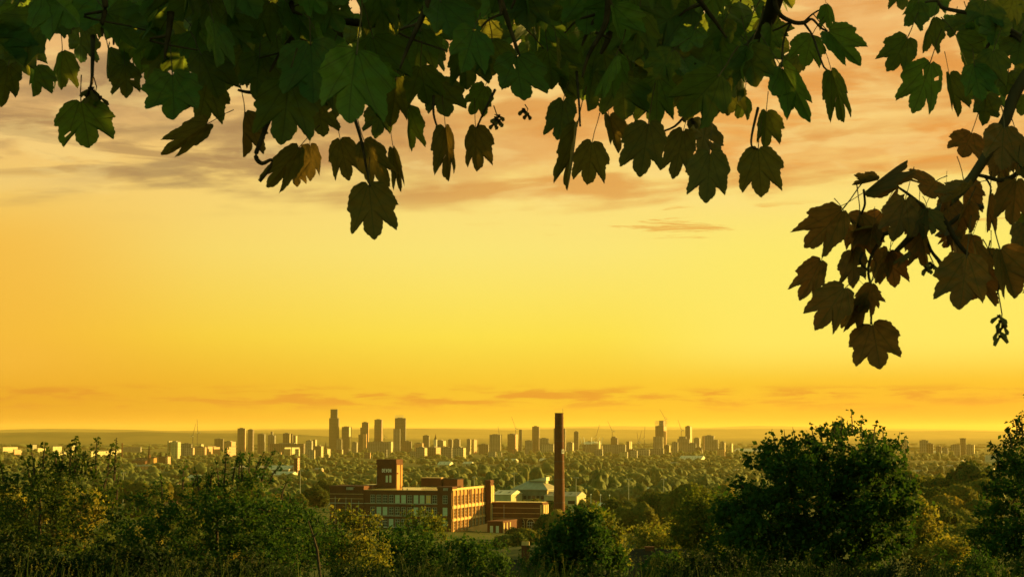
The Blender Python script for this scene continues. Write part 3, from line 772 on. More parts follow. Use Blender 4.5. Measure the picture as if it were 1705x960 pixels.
# low annexe in front of the engine house
LT = P(820, 866, 1022).z - MZ
ann = thing('annexe', 'low brick annexe with a sunlit sloping roof in front of the engine house', 'industrial building', tuple(mill.matrix_basis @ Vector((13.4, 22, 0))), TH)
mb = MB().mat(M['brick_dark']); mb.box(0, 9, 0, 38, 0, LT - 0.8); mb.box(-0.2, 9.2, -0.2, 38.2, LT - 0.8, LT); mb.build('wall', ann)
for x in (1.6, 5.0):
    MB().mat(M['blind']).box(x, x + 1.7, -0.1, -0.003, LT - 8.2, LT - 2.6).build('window', ann)
for y0 in (0.3, 6, 12): MB().mat(M['terracotta']).box(9.003, 9.5, y0, y0 + 1.6, 0, LT - 1).build('pilaster', ann)
sl = MB().mat(M['cream_wall']); sl.add([(-13, 4, LT - 4.2), (-0.05, 4, LT - 1.2), (-0.05, 34, LT - 1.2), (-13, 34, LT - 4.2), (-13, 4, 0), (-0.05, 4, 0), (-0.05, 34, 0), (-13, 34, 0)], [(0, 1, 2, 3), (4, 5, 1, 0), (7, 3, 2, 6), (4, 0, 3, 7)])
sl.build('lean_to_roof', ann)
BLOCK += [(corner.x - 30, 1030, 62), (corner.x + 22, 1045, 48)]

# ------------------------------------------------------------------ chimney
ch = P(931.3, 860, 1092)
CZ = -64.0
ctop = P(931.3, 687, 1092).z - CZ
stack = thing('mill_chimney', 'tall round brick mill chimney with a sunlit right side, standing by itself', 'chimney', (ch.x, ch.y, CZ))
prof = [(0, 3.75), (6, 3.62), (ctop * 0.35, 3.28), (ctop * 0.7, 2.88), (ctop - 3.2, 2.62), (ctop - 3.1, 2.72), (ctop - 2.6, 2.72), (ctop - 2.5, 2.6), (ctop - 0.5, 2.56), (ctop - 0.45, 2.7), (ctop, 2.68)]
mb = MB().mat(M['brick_dark']); mb.tube([(0, 0, z) for z, r_ in prof], [r_ for z, r_ in prof], 32); mb.build('shaft', stack, smooth=False)
MB().mat(M['dark_steel']).tube([(2.2, -0.6, ctop - 8), (2.2, -0.6, ctop + 2.6)], 0.09, 5).build('lightning_rod', stack)
for z in (ctop * 0.3, ctop * 0.48, ctop * 0.62, ctop * 0.78, ctop * 0.9):
    rr = np.interp(z, [p[0] for p in prof], [p[1] for p in prof]) + 0.06
    MB().mat(M['dark_steel']).tube([(0, 0, z), (0, 0, z + 0.22)], float(rr), 32).build('iron_band', stack)
zc = P(937.5, 751, 1092).z - CZ
pl = MB().mat(M['white'])
for a, b, c, d in ((-0.9, 0.9, 0.9, 1.2), (-0.9, 0.9, -1.2, -0.9), (-0.9, -0.6, -0.9, 0.9), (0.6, 0.9, -0.9, 0.9)): pl.box(a, b, -0.15, 0.15, c, d)
pl.build('square_bracket_sign', stack, (2.15, -2.15, zc), R(45))
BLOCK.append((ch.x, ch.y, 14))

# ------------------------------------------------------------------ hall, sheds and low buildings around
def bldg_local(px, d, rz=TH): 
    p = P(px, 800, d); return (p.x, p.y, ground(p.x, p.y)), rz
hp = P(851, 815, 1240); hz = ground(hp.x, hp.y) - 2
hall = thing('hipped_hall', 'grey hipped roof hall with a raised roof monitor behind the engine house', 'hall', (hp.x, hp.y, hz), TH)
e = hp.z - hz; HWD = 25.5
MB().mat(M['shed_wall']).box(0.8, HWD - 0.8, 0.8, 30, 0, e).build('wall', hall)
mb = MB().mat(M['grey_roof']); mb.box(-0.6, HWD + 0.6, -0.6, 31, e, e + 0.5); mb.gable(-0.6, HWD + 0.6, -0.6, 31, e + 0.5, e + 6.2, 'x', 9.0); rf = mb.build('roof', hall)
mb = MB().mat(M['cream_wall']); mb.box(9.2, 21, 13, 19, e + 4.2, e + 6.0); mb.mat(M['pale_roof']); mb.add([(8.6, 12, e + 6.0), (21.6, 12, e + 8.6), (21.6, 20, e + 8.6), (8.6, 20, e + 6.0), (21.6, 12, e + 6.0), (21.6, 20, e + 6.0)], [(0, 1, 2, 3), (0, 4, 1), (3, 2, 5), (4, 5, 2, 1)]); mb.build('roof_monitor', rf)
for i in range(7): MB().mat(M['glass']).box(2.4 + i * 3.1, 4.4 + i * 3.1, 0.7, 0.797, e - 6.0, e - 3.8).build('window', hall)
MB().mat(M['terracotta']).box(HWD - 0.79, HWD - 0.1, 1.2, 3.0, 0, e - 0.1).build('corner_pier', hall)
MB().mat(M['white']).tube([(1.2, 0.2, 0), (1.2, 0.2, e - 0.2)], 0.45, 8).build('downpipe', hall)
BLOCK.append((hp.x + 14, hp.y + 14, 26))

def shed(px0, px1, py_eave, py_ridge, d, depth, wall, roof, label, rz=TH, cat='shed', along='x', win=None, name='shed'):
    a, b = P(px0, py_eave, d), P(px1, py_eave, d)
    wd = (b.x - a.x) / math.cos(rz); z = ground((a.x + b.x) / 2, d) - 2; ev = a.z - z; rg = P(px0, py_ridge, d + depth / 2).z - z
    t_ = thing(name, label, cat, (a.x, a.y, z), rz)
    MB().mat(M[wall]).box(0, wd, 0, depth, 0, ev).build('wall', t_)
    r_ = MB().mat(M[roof]); r_.gable(-0.4, wd + 0.4, -0.5, depth + 0.5, ev + 0.003, max(rg, ev + 1.2), along); r_ = r_.build('roof', t_)
    nsk = max(2, int(wd / 9)) if along == 'x' else 0
    rz_ = max(rg, ev + 1.2)
    for i in range(nsk):        # rooflights on the near slope
        x = wd * (i + 0.5) / nsk; m0, m1 = 0.3, 0.72; hd = depth / 2 + 0.5
        q = lambda u: (-0.5 + hd * u, ev + 0.003 + (rz_ - ev) * u + 0.06)
        sk = MB().mat(M['shed_wall']); sk.quad((x - 0.7, *q(m0)), (x + 0.7, *q(m0)), (x + 0.7, *q(m1)), (x - 0.7, *q(m1))); sk.build('rooflight', r_)
    if not win: 
        ndr = max(1, int(wd / 14))
        for i in range(ndr):
            x = wd * (i + 0.5) / ndr; MB().mat(M['dark_steel']).box(x - 1.8, x + 1.8, -0.08, -0.003, 0.2, min(ev * 0.7, 6)).build('loading_door', t_)
    if win:
        n, wz0, wz1, wm = win
        for i in range(n):
            x = wd * (i + 0.5) / n; MB().mat(M[wm]).box(x - wd / n * 0.32, x + wd / n * 0.32, -0.1, -0.003, ev - wz0, ev - wz1).build('window', t_)
    BLOCK.append(((a.x + b.x) / 2, d + depth / 2, max(wd, depth) * 0.55))
    return t_
shed(821, 851, 822.5, 815.0, 1215, 26, 'cream_wall', 'pale_roof', 'pale roofed shed wedged between the mill tower and the grey hipped hall')
shed(906, 960, 825, 817.5, 1230, 24, 'cream_wall', 'grey_roof', 'low grey roofed shed with a small window just right of the brick chimney', win=(3, 5.2, 3.0, 'glass'))
shed(1036, 1076, 819, 810, d_at(1056.0, 826), 40, 'cream_wall', 'pale_roof', 'white roofed warehouse among trees between two pale light masts')
shed(995, 1022, 815, 809, d_at(1008.5, 821), 30, 'shed_wall', 'pale_roof', 'pale flat warehouse roof showing over trees right of the chimney')
shed(1112, 1126, 821, 816, d_at(1119.0, 828), 20, 'cream_wall', 'pale_roof', 'small white roofed shed right of the rightmost pale light mast')
shed(1198, 1236, 826, 817, d_at(1217.0, 833), 30, 'cream_wall', 'pale_roof', 'white roofed warehouse half hidden by the large dark tree')
shed(440, 482, 781, 774, d_at(461.0, 788), 60, 'shed_wall', 'pale_roof', 'long pale roofed works with an orange brick end wall left of the squat brick tower')
shed(385, 470, 778, 774.5, d_at(427.5, 784), 90, 'shed_wall', 'grey_roof', 'long low grey factory roof behind the feathery dark sapling')
shed(445, 485, 790, 784, d_at(465.0, 796), 40, 'cream_wall', 'pale_roof', 'small white factory roof below the orange walled works')
shed(527, 550, 839, 834, d_at(538, 848), 18, 'cream_wall', 'grey_roof', 'small cream building with a row of yellow windows beside the left end of the mill', win=(6, 3.4, 1.2, 'amber_glow'), cat='building', name='low_building')
shed(505, 553, 829, 823, d_at(530, 838), 60, 'shed_wall', 'grey_roof', 'grey roofed shed just left of the mill behind the yellow windows')
shed(312, 345, 794, 790, d_at(328.5, 800), 26, 'cream_wall', 'pale_roof', 'white shed roof glimpsed through the middle of the dark bushes')
shed(1640, 1662, 768, 757, d_at(1651.0, 776), 60, 'cream_wall', 'grey_roof', 'tall pale warehouse beside the tree at the picture edge')
shed(220, 243, 767, 761.5, d_at(231.5, 773), 50, 'brick_dark', 'dark_roof', 'long low dark roofed church hall left of the spire', cat='hall')
shed(728, 748, 773, 767.5, d_at(738.0, 777), 40, 'cream_wall', 'pale_roof', 'white warehouse roof right of the lettered tower, between dark upright trees')
shed(838, 856, 767, 763, d_at(847.0, 770), 50, 'shed_wall', 'pale_roof', 'long pale roof far behind the grey hipped hall')
shed(897, 916, 766, 762.5, d_at(906.5, 769.5), 50, 'cream_wall', 'pale_roof', 'bright white roof just left of the tall brick chimney')
shed(770, 784, 771, 768, d_at(777.0, 775), 30, 'cream_wall', 'pale_roof', 'small slanted bright roof behind the flat mill roof')
shed(1130, 1166, 764.5, 758, d_at(1148.0, 769), 90, 'cream_wall', 'pale_roof', 'long sunlit white works below the paired city towers')
shed(1222, 1276, 750.5, 746, d_at(1249.0, 754.5), 120, 'cream_wall', 'pale_roof', 'long glinting low works at the left shoulder of the large dark tree')
shed(1540, 1568, 752.5, 750, d_at(1554.0, 757), 80, 'cream_wall', 'pale_roof', 'low pale works below the far grey slabs in the gap')

hr = random.Random(9)
for i in range(52):
    px = hr.choice([hr.uniform(180, 560), hr.uniform(540, 930), hr.uniform(930, 1240), hr.uniform(1510, 1640)]); d = math.exp(hr.uniform(math.log(1500), math.log(6200)))
    x = (px - 852.5) / F * d; z = ground(x, d)
    if (500 < px < 930 and d < 1700): continue
    wd = hr.uniform(14, 44); dp = hr.uniform(8, 12); ev = hr.uniform(6, 9); rz = hr.choice([-0.5, -0.25, 0.15, 0.9, 1.2]); wm = hr.choice(['orange', 'orange', 'brick', 'cream'])
    zn = 'left of the mill' if px < 550 else 'beyond the mill' if px < 915 else 'right of the brick chimney' if px < 1240 else 'in the gap beside the large dark tree'
    t_ = thing('house_row', f"{'long' if wd > 28 else 'short'} {'brick' if wm != 'cream' else 'cream'} house row among trees {zn}, {'nearer' if d < 2600 else 'farther'}", 'house', (x, d, z - 1), rz, 'house rows in the wooded plain')
    MB().mat(FAC[wm]).box(-wd / 2, wd / 2, 0, dp, 0, ev + 1).build('wall', t_)
    g = MB().mat(M[hr.choice(['dark_roof', 'grey_roof', 'pale_roof'])]); g.gable(-wd / 2 - 0.3, wd / 2 + 0.3, -0.4, dp + 0.4, ev + 1.003, ev + 4.2, 'x'); rf_ = g.build('roof', t_)
    for q in range(int(wd / 11)): c_ = -wd / 2 + 5 + q * 11; MB().mat(M['brick_dark']).box(c_, c_ + 1, dp / 2 - 0.5, dp / 2 + 0.5, ev + 3.4, ev + 5.6).build('chimney', rf_)
    BLOCK.append((x, d, wd * 0.42))
# ------------------------------------------------------------------ the city on the skyline
TURN = -R(20)
def tower_block(px0, px1, lit, py, d, fac, label, cat='tower block', side=None, steps=(), pylons=None, name='tower_block', group='buildings of the distant city', crown=None, plant=True):
    """px0..px1 the shaded front, lit the width in photo pixels of the sunlit flank; steps = extra bodies (x0, x1, row) in pixels"""
    z0 = ground(P((px0 + px1) / 2, 740, d).x, d) - 3
    a, b = P(px0, py, d), P(px1, py, d)
    k = d / F
    wd = (b.x - a.x) / math.cos(TURN); dep = max(6.0, lit * k / math.sin(-TURN) if lit else min(wd * 0.35, 14))
    h = a.z - z0
    t_ = thing(name, label, cat, (a.x, d, z0), TURN, group)
    fm = FAC[fac]; sm = FAC[side or ('cream' if lit >= 2 else fac)]  # flank facade, mostly brighter, paints sunlight on that side
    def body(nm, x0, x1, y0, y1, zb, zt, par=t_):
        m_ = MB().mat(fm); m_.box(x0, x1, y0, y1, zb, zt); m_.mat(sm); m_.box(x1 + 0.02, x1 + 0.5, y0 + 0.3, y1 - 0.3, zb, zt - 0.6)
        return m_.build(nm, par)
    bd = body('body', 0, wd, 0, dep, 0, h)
    m_ = MB().mat(M['dark_steel'])
    m_.box(-0.3, wd + 0.8, -0.3, dep + 0.3, h + 0.02, h + 1.2); m_.build('parapet', t_)
    if plant and wd > 18:
        q = wd * 0.24; MB().mat(FAC['grey']).box(q, wd - q * 1.2, dep * 0.2, dep * 0.8, h + 1.22, h + 4.5).build('plant_room', t_)
    for (sx0, sx1, sy, dy) in steps:
        x0 = (sx0 - px0) * k / math.cos(TURN); x1 = (sx1 - px0) * k / math.cos(TURN)
        hh = P(sx0, sy, d).z - z0
        body('wing' if hh < h else 'upper_storeys', x0, x1, dy, dy + max(dep * 0.7, 8), 0 if hh < h else h + 1.21, hh)
    if crown:
        x0 = (crown[0] - px0) * k / math.cos(TURN); x1 = (crown[1] - px0) * k / math.cos(TURN); hh = P(px0, crown[2], d).z - z0
        f_ = MB().mat(M['steel']); n = max(5, int((x1 - x0) / 6))
        for i in range(n + 1):
            x = x0 + (x1 - x0) * i / n; f_.box(x - 0.7, x + 0.7, 0.5, 1.9, h + 1.21, hh)
        for z in (h + (hh - h) * 0.55, hh - 1): f_.box(x0, x1, 0.8, 1.6, z, z + 1.0)
        f_.build('open_crown', t_)
    BLOCK.append((a.x + wd / 2, d + dep / 2, max(wd, dep) * 0.62))
    return t_
TB = tower_block
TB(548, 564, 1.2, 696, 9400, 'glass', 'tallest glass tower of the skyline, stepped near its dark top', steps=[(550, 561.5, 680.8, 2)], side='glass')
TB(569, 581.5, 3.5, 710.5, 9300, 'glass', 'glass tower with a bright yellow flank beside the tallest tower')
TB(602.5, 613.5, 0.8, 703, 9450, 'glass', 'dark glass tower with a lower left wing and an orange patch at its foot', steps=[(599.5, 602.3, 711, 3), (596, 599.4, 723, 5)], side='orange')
TB(604, 610, 0, 722, 9330, 'orange', 'small orange block standing for a sunlit patch on the winged glass tower', cat='apartment block', plant=False)  # orange body imitates a sunlit patch on the tower behind
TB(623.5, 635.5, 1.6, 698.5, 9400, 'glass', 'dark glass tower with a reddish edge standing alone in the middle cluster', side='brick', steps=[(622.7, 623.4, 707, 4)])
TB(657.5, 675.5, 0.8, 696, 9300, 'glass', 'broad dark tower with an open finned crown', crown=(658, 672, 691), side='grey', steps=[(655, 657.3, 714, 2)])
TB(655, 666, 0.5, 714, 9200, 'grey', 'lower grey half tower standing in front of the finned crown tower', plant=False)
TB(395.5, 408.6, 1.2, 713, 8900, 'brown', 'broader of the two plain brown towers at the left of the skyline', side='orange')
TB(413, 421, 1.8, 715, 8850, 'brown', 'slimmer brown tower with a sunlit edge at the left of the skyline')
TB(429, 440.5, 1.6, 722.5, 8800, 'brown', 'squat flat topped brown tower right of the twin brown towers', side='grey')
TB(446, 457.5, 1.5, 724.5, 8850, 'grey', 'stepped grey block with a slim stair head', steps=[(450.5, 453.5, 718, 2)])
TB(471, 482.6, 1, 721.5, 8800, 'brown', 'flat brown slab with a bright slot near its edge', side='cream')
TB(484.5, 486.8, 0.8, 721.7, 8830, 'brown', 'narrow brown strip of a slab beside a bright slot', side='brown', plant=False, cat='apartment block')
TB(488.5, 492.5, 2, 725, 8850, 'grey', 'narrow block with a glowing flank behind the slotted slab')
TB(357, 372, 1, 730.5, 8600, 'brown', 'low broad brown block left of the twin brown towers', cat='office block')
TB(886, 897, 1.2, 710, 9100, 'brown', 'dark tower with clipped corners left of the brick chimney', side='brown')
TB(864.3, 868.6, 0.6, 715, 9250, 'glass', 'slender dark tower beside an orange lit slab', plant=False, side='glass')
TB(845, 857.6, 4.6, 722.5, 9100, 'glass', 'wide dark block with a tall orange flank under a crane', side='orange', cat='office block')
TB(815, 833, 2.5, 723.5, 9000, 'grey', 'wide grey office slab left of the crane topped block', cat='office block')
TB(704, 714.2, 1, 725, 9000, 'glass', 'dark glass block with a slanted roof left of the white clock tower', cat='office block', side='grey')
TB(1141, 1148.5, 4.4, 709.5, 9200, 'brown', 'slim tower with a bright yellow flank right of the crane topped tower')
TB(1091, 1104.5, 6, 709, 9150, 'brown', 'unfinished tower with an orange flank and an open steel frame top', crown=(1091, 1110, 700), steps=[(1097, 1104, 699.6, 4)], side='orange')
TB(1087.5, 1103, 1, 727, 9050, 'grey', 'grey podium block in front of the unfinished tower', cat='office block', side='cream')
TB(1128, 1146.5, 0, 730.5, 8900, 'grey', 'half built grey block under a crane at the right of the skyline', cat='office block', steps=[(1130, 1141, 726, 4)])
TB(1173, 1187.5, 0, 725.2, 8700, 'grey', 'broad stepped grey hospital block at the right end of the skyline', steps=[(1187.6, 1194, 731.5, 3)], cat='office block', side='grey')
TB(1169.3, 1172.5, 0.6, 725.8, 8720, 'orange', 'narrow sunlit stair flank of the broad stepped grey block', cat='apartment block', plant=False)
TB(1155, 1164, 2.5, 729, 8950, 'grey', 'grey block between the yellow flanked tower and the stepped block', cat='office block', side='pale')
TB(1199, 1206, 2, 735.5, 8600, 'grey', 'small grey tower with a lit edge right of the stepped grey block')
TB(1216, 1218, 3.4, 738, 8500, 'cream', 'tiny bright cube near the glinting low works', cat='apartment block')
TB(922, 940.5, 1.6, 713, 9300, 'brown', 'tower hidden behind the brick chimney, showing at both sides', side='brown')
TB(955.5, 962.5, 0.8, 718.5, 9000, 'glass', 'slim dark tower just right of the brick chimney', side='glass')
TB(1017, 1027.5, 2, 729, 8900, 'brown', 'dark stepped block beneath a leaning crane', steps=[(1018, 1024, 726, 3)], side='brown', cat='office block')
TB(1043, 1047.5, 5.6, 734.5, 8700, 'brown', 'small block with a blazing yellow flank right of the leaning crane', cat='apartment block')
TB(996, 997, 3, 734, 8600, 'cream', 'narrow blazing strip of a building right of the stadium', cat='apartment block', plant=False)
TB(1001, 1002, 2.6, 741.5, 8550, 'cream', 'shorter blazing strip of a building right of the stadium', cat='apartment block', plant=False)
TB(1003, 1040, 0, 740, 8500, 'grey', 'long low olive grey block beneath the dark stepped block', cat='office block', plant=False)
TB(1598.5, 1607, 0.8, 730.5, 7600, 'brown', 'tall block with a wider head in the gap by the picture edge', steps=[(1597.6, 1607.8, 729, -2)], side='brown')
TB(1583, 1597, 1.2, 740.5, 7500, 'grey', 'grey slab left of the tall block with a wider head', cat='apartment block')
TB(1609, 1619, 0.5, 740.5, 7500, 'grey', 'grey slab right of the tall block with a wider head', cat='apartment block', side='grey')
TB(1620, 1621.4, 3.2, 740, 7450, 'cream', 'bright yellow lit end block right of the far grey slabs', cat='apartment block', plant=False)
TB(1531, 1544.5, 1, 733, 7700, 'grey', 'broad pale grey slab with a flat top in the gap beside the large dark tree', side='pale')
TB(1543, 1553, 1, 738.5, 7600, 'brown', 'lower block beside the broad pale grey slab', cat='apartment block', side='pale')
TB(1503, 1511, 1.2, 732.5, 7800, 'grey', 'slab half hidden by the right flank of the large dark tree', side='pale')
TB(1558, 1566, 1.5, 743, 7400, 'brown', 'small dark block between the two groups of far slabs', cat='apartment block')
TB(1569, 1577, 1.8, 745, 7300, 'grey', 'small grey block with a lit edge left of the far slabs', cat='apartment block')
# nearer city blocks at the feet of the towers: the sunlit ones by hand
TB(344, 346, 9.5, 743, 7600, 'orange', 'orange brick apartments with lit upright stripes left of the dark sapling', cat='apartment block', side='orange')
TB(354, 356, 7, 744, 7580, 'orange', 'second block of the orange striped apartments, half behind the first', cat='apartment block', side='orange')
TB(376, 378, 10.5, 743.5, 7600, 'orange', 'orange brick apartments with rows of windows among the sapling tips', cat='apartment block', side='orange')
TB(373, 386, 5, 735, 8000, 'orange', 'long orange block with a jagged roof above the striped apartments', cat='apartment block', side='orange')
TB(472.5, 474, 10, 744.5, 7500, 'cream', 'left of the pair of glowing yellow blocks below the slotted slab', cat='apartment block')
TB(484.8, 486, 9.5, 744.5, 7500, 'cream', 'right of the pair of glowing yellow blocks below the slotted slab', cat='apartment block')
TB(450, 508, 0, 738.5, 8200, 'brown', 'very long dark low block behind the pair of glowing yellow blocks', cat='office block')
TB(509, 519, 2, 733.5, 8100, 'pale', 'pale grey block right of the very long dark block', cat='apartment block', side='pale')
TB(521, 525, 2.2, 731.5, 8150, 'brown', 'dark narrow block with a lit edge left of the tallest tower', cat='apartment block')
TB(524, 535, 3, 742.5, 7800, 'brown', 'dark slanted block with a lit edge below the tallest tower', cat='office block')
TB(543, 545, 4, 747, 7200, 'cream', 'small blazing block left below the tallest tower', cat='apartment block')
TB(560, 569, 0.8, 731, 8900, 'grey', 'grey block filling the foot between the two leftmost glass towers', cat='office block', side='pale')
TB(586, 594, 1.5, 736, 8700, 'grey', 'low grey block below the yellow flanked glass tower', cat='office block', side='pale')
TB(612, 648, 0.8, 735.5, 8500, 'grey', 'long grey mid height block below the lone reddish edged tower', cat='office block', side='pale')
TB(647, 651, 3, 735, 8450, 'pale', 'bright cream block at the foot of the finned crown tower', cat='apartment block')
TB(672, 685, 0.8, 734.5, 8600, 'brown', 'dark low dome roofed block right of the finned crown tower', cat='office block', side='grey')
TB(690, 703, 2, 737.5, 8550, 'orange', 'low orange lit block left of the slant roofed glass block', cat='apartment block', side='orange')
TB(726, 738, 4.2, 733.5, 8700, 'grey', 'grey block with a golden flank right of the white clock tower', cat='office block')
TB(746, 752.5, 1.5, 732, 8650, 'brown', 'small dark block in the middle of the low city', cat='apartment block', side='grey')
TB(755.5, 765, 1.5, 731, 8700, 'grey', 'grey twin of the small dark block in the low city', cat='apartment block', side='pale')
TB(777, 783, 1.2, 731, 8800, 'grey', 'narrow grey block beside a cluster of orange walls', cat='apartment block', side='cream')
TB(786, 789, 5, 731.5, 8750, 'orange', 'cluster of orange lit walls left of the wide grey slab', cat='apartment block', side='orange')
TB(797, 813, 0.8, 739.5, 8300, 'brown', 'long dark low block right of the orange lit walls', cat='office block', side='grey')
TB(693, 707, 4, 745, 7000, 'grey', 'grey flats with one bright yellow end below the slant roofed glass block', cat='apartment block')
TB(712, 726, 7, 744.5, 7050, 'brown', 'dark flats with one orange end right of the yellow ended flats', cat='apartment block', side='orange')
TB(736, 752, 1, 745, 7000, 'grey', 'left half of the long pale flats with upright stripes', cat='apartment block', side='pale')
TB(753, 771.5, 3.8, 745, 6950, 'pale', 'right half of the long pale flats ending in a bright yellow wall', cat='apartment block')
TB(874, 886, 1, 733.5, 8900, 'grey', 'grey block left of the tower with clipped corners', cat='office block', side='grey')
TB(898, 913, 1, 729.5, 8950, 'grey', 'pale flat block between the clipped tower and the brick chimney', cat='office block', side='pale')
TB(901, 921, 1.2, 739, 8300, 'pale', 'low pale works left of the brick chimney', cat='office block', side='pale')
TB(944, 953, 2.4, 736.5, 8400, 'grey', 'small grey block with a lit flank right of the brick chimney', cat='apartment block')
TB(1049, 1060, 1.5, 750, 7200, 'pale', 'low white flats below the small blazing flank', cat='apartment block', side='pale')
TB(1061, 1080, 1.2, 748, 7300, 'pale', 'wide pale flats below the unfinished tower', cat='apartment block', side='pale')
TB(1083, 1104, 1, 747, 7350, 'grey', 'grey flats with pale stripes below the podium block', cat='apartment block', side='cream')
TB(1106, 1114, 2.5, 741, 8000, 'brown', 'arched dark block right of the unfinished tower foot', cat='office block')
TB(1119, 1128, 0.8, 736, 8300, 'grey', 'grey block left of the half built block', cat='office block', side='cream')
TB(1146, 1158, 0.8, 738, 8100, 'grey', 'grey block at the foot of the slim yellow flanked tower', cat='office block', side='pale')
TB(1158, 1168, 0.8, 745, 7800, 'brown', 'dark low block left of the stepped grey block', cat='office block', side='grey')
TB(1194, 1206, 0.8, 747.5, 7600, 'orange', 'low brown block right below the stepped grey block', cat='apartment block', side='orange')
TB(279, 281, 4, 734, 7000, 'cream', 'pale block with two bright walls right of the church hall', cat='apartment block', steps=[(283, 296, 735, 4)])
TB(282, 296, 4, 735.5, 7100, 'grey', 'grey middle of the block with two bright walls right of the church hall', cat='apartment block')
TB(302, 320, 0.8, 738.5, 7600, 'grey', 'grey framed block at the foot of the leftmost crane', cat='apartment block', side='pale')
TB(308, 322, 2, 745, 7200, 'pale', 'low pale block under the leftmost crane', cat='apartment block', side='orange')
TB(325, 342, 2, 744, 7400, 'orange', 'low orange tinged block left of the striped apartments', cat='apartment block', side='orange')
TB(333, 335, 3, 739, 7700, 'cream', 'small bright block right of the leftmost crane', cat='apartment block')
TB(53, 54.5, 4, 740, d_at(53, 752), 'cream', 'small pale tower above the left bushes', side='pale')
TB(61, 63, 8.5, 745.5, d_at(61, 752.5), 'cream', 'low bright block beside the small pale tower at left', cat='apartment block')
TB(3, 5, 14, 744, d_at(3, 751), 'cream', 'bright low block at the left picture edge', cat='apartment block')
TB(0, 2, 20, 751, d_at(0, 756), 'cream', 'long pale roofed block at the left picture edge', cat='office block')
TB(22, 24, 6.5, 748, d_at(22, 759), 'orange', 'orange block beside the long pale block at left', cat='apartment block', side='orange')
TB(86, 88, 9, 743, d_at(86, 758), 'cream', 'bright block seen through the twiggy bush, left one', cat='apartment block')
TB(119, 120, 3.5, 741, d_at(119, 756), 'cream', 'narrow bright block between the twig tops of the tall bush', cat='apartment block')
TB(94, 98, 8, 752, d_at(94, 760), 'cream', 'low bright works seen through the twiggy bush', cat='office block')
TB(148, 152, 27, 751, d_at(148, 762), 'cream', 'long bright works seen between the twigs right of the bush top', cat='office block')
TB(192, 194, 6, 748, d_at(192, 755), 'cream', 'tiny pale block left of the lone far chimney', cat='apartment block')
TB(205, 236, 0, 744, d_at(205, 753), 'grey', 'long dark low block right of the lone far chimney', cat='office block', plant=False)
# low rooftops filling the foot of the city
lows = random.Random(5)
for i in range(24):
    px = 440 + 760 * (i + lows.random() * 0.8) / 24; d = lows.uniform(6600, 8300)
    py = lows.uniform(747, 754); wpx = lows.uniform(5, 13)
    fac = lows.choice(['grey', 'brown', 'pale', 'pale', 'brick', 'cream']); lit = lows.choice([0.5, 0.7, 1, 1.6])
    near = ('left of the tallest tower' if px < 545 else 'below the tallest tower' if px < 600 else 'below the finned crown tower' if px < 700 else 'below the white clock tower' if px < 790 else
            'below the crane topped block' if px < 880 else 'around the brick chimney' if px < 960 else 'below the stadium masts' if px < 1050 else 'below the unfinished tower' if px < 1130 else 'below the stepped grey block')
    kind = {'grey': 'grey', 'brown': 'dark brown', 'pale': 'pale', 'brick': 'brick red', 'cream': 'cream'}[fac]
    TB(px, px + wpx, lit, py, d, fac, f'low {kind} block in the city fringe {near}', cat='city block', side=lows.choice(['pale', 'cream', 'grey', 'orange', 'pale', 'brown']), plant=False, name='low_block', group='low blocks of the city fringe')

# white clock tower with a dark spire
def at_px(px, d, dz=-2): 
    p = P(px, 740, d); return (p.x, d, ground(p.x, d) + dz)
ct = at_px(725, 8600); k = 8600 / F
clock = thing('clock_tower', 'slim white tower with a dark pointed spire in the low city', 'tower', ct, TURN)
zt = P(725, 731, 8600).z - ct[2]; zs = P(725, 721.5, 8600).z - ct[2]
MB().mat(M['stone']).box(-6.5, 6.5, -6.5, 6.5, 0, zt).build('shaft', clock)
mb = MB().mat(M['dark_roof']); mb.tube([(0, 0, zt + 0.01), (0, 0, zt + 4), (0, 0, zt + 10), (0, 0, zs)], [8.2, 6, 3.2, 0.3], 8); mb.build('spire', clock)
ct = at_px(542.5, 8700)
sp = thing('church_spire', 'small dark church spire at the foot of the tallest tower', 'church spire', ct, TURN)
zt = P(725, 745, 8700).z - ct[2]; zs = P(725, 735, 8700).z - ct[2]
MB().mat(M['brick_dark']).box(-5, 5, -5, 5, 0, zt).build('shaft', sp); mb = MB().mat(M['dark_roof']); mb.tube([(0, 0, zt + 0.01), (0, 0, zs)], [6, 0.2], 8); mb.build('spire', sp)

# stadium with a masted roof
ct = at_px(985, 8800); zt = P(985, 735, 8800).z - ct[2]
stad = thing('stadium', 'pale roofed stadium bowl with slanting roof masts right of the brick chimney', 'stadium', ct, TURN)
mb = MB().mat(FAC['grey']); mb.tube([(0, 0, 0), (0, 0, zt * 0.8)], [40, 46], 28); mb.build('bowl', stad)
mb = MB().mat(M['pale_roof']); n = 28; vs = []
for i in range(n):
    a = 2 * math.pi * i / n; zz = zt * 0.82 + 5 * math.sin(2 * a) ** 2
    vs += [(50 * math.cos(a), 50 * math.sin(a), zz), (24 * math.cos(a), 24 * math.sin(a), zz + 9)]
mb.add(vs, [(2 * i, 2 * ((i + 1) % n), 2 * ((i + 1) % n) + 1, 2 * i + 1) for i in range(n)]); mb.build('roof', stad)
for i in range(8):
    a = 2 * math.pi * i / 8 + 0.3
    MB().mat(M['white']).tube([(46 * math.cos(a), 46 * math.sin(a), zt * 0.8), (54 * math.cos(a), 54 * math.sin(a), zt + 22)], [1.5, 0.7], 6).build('mast', stad)

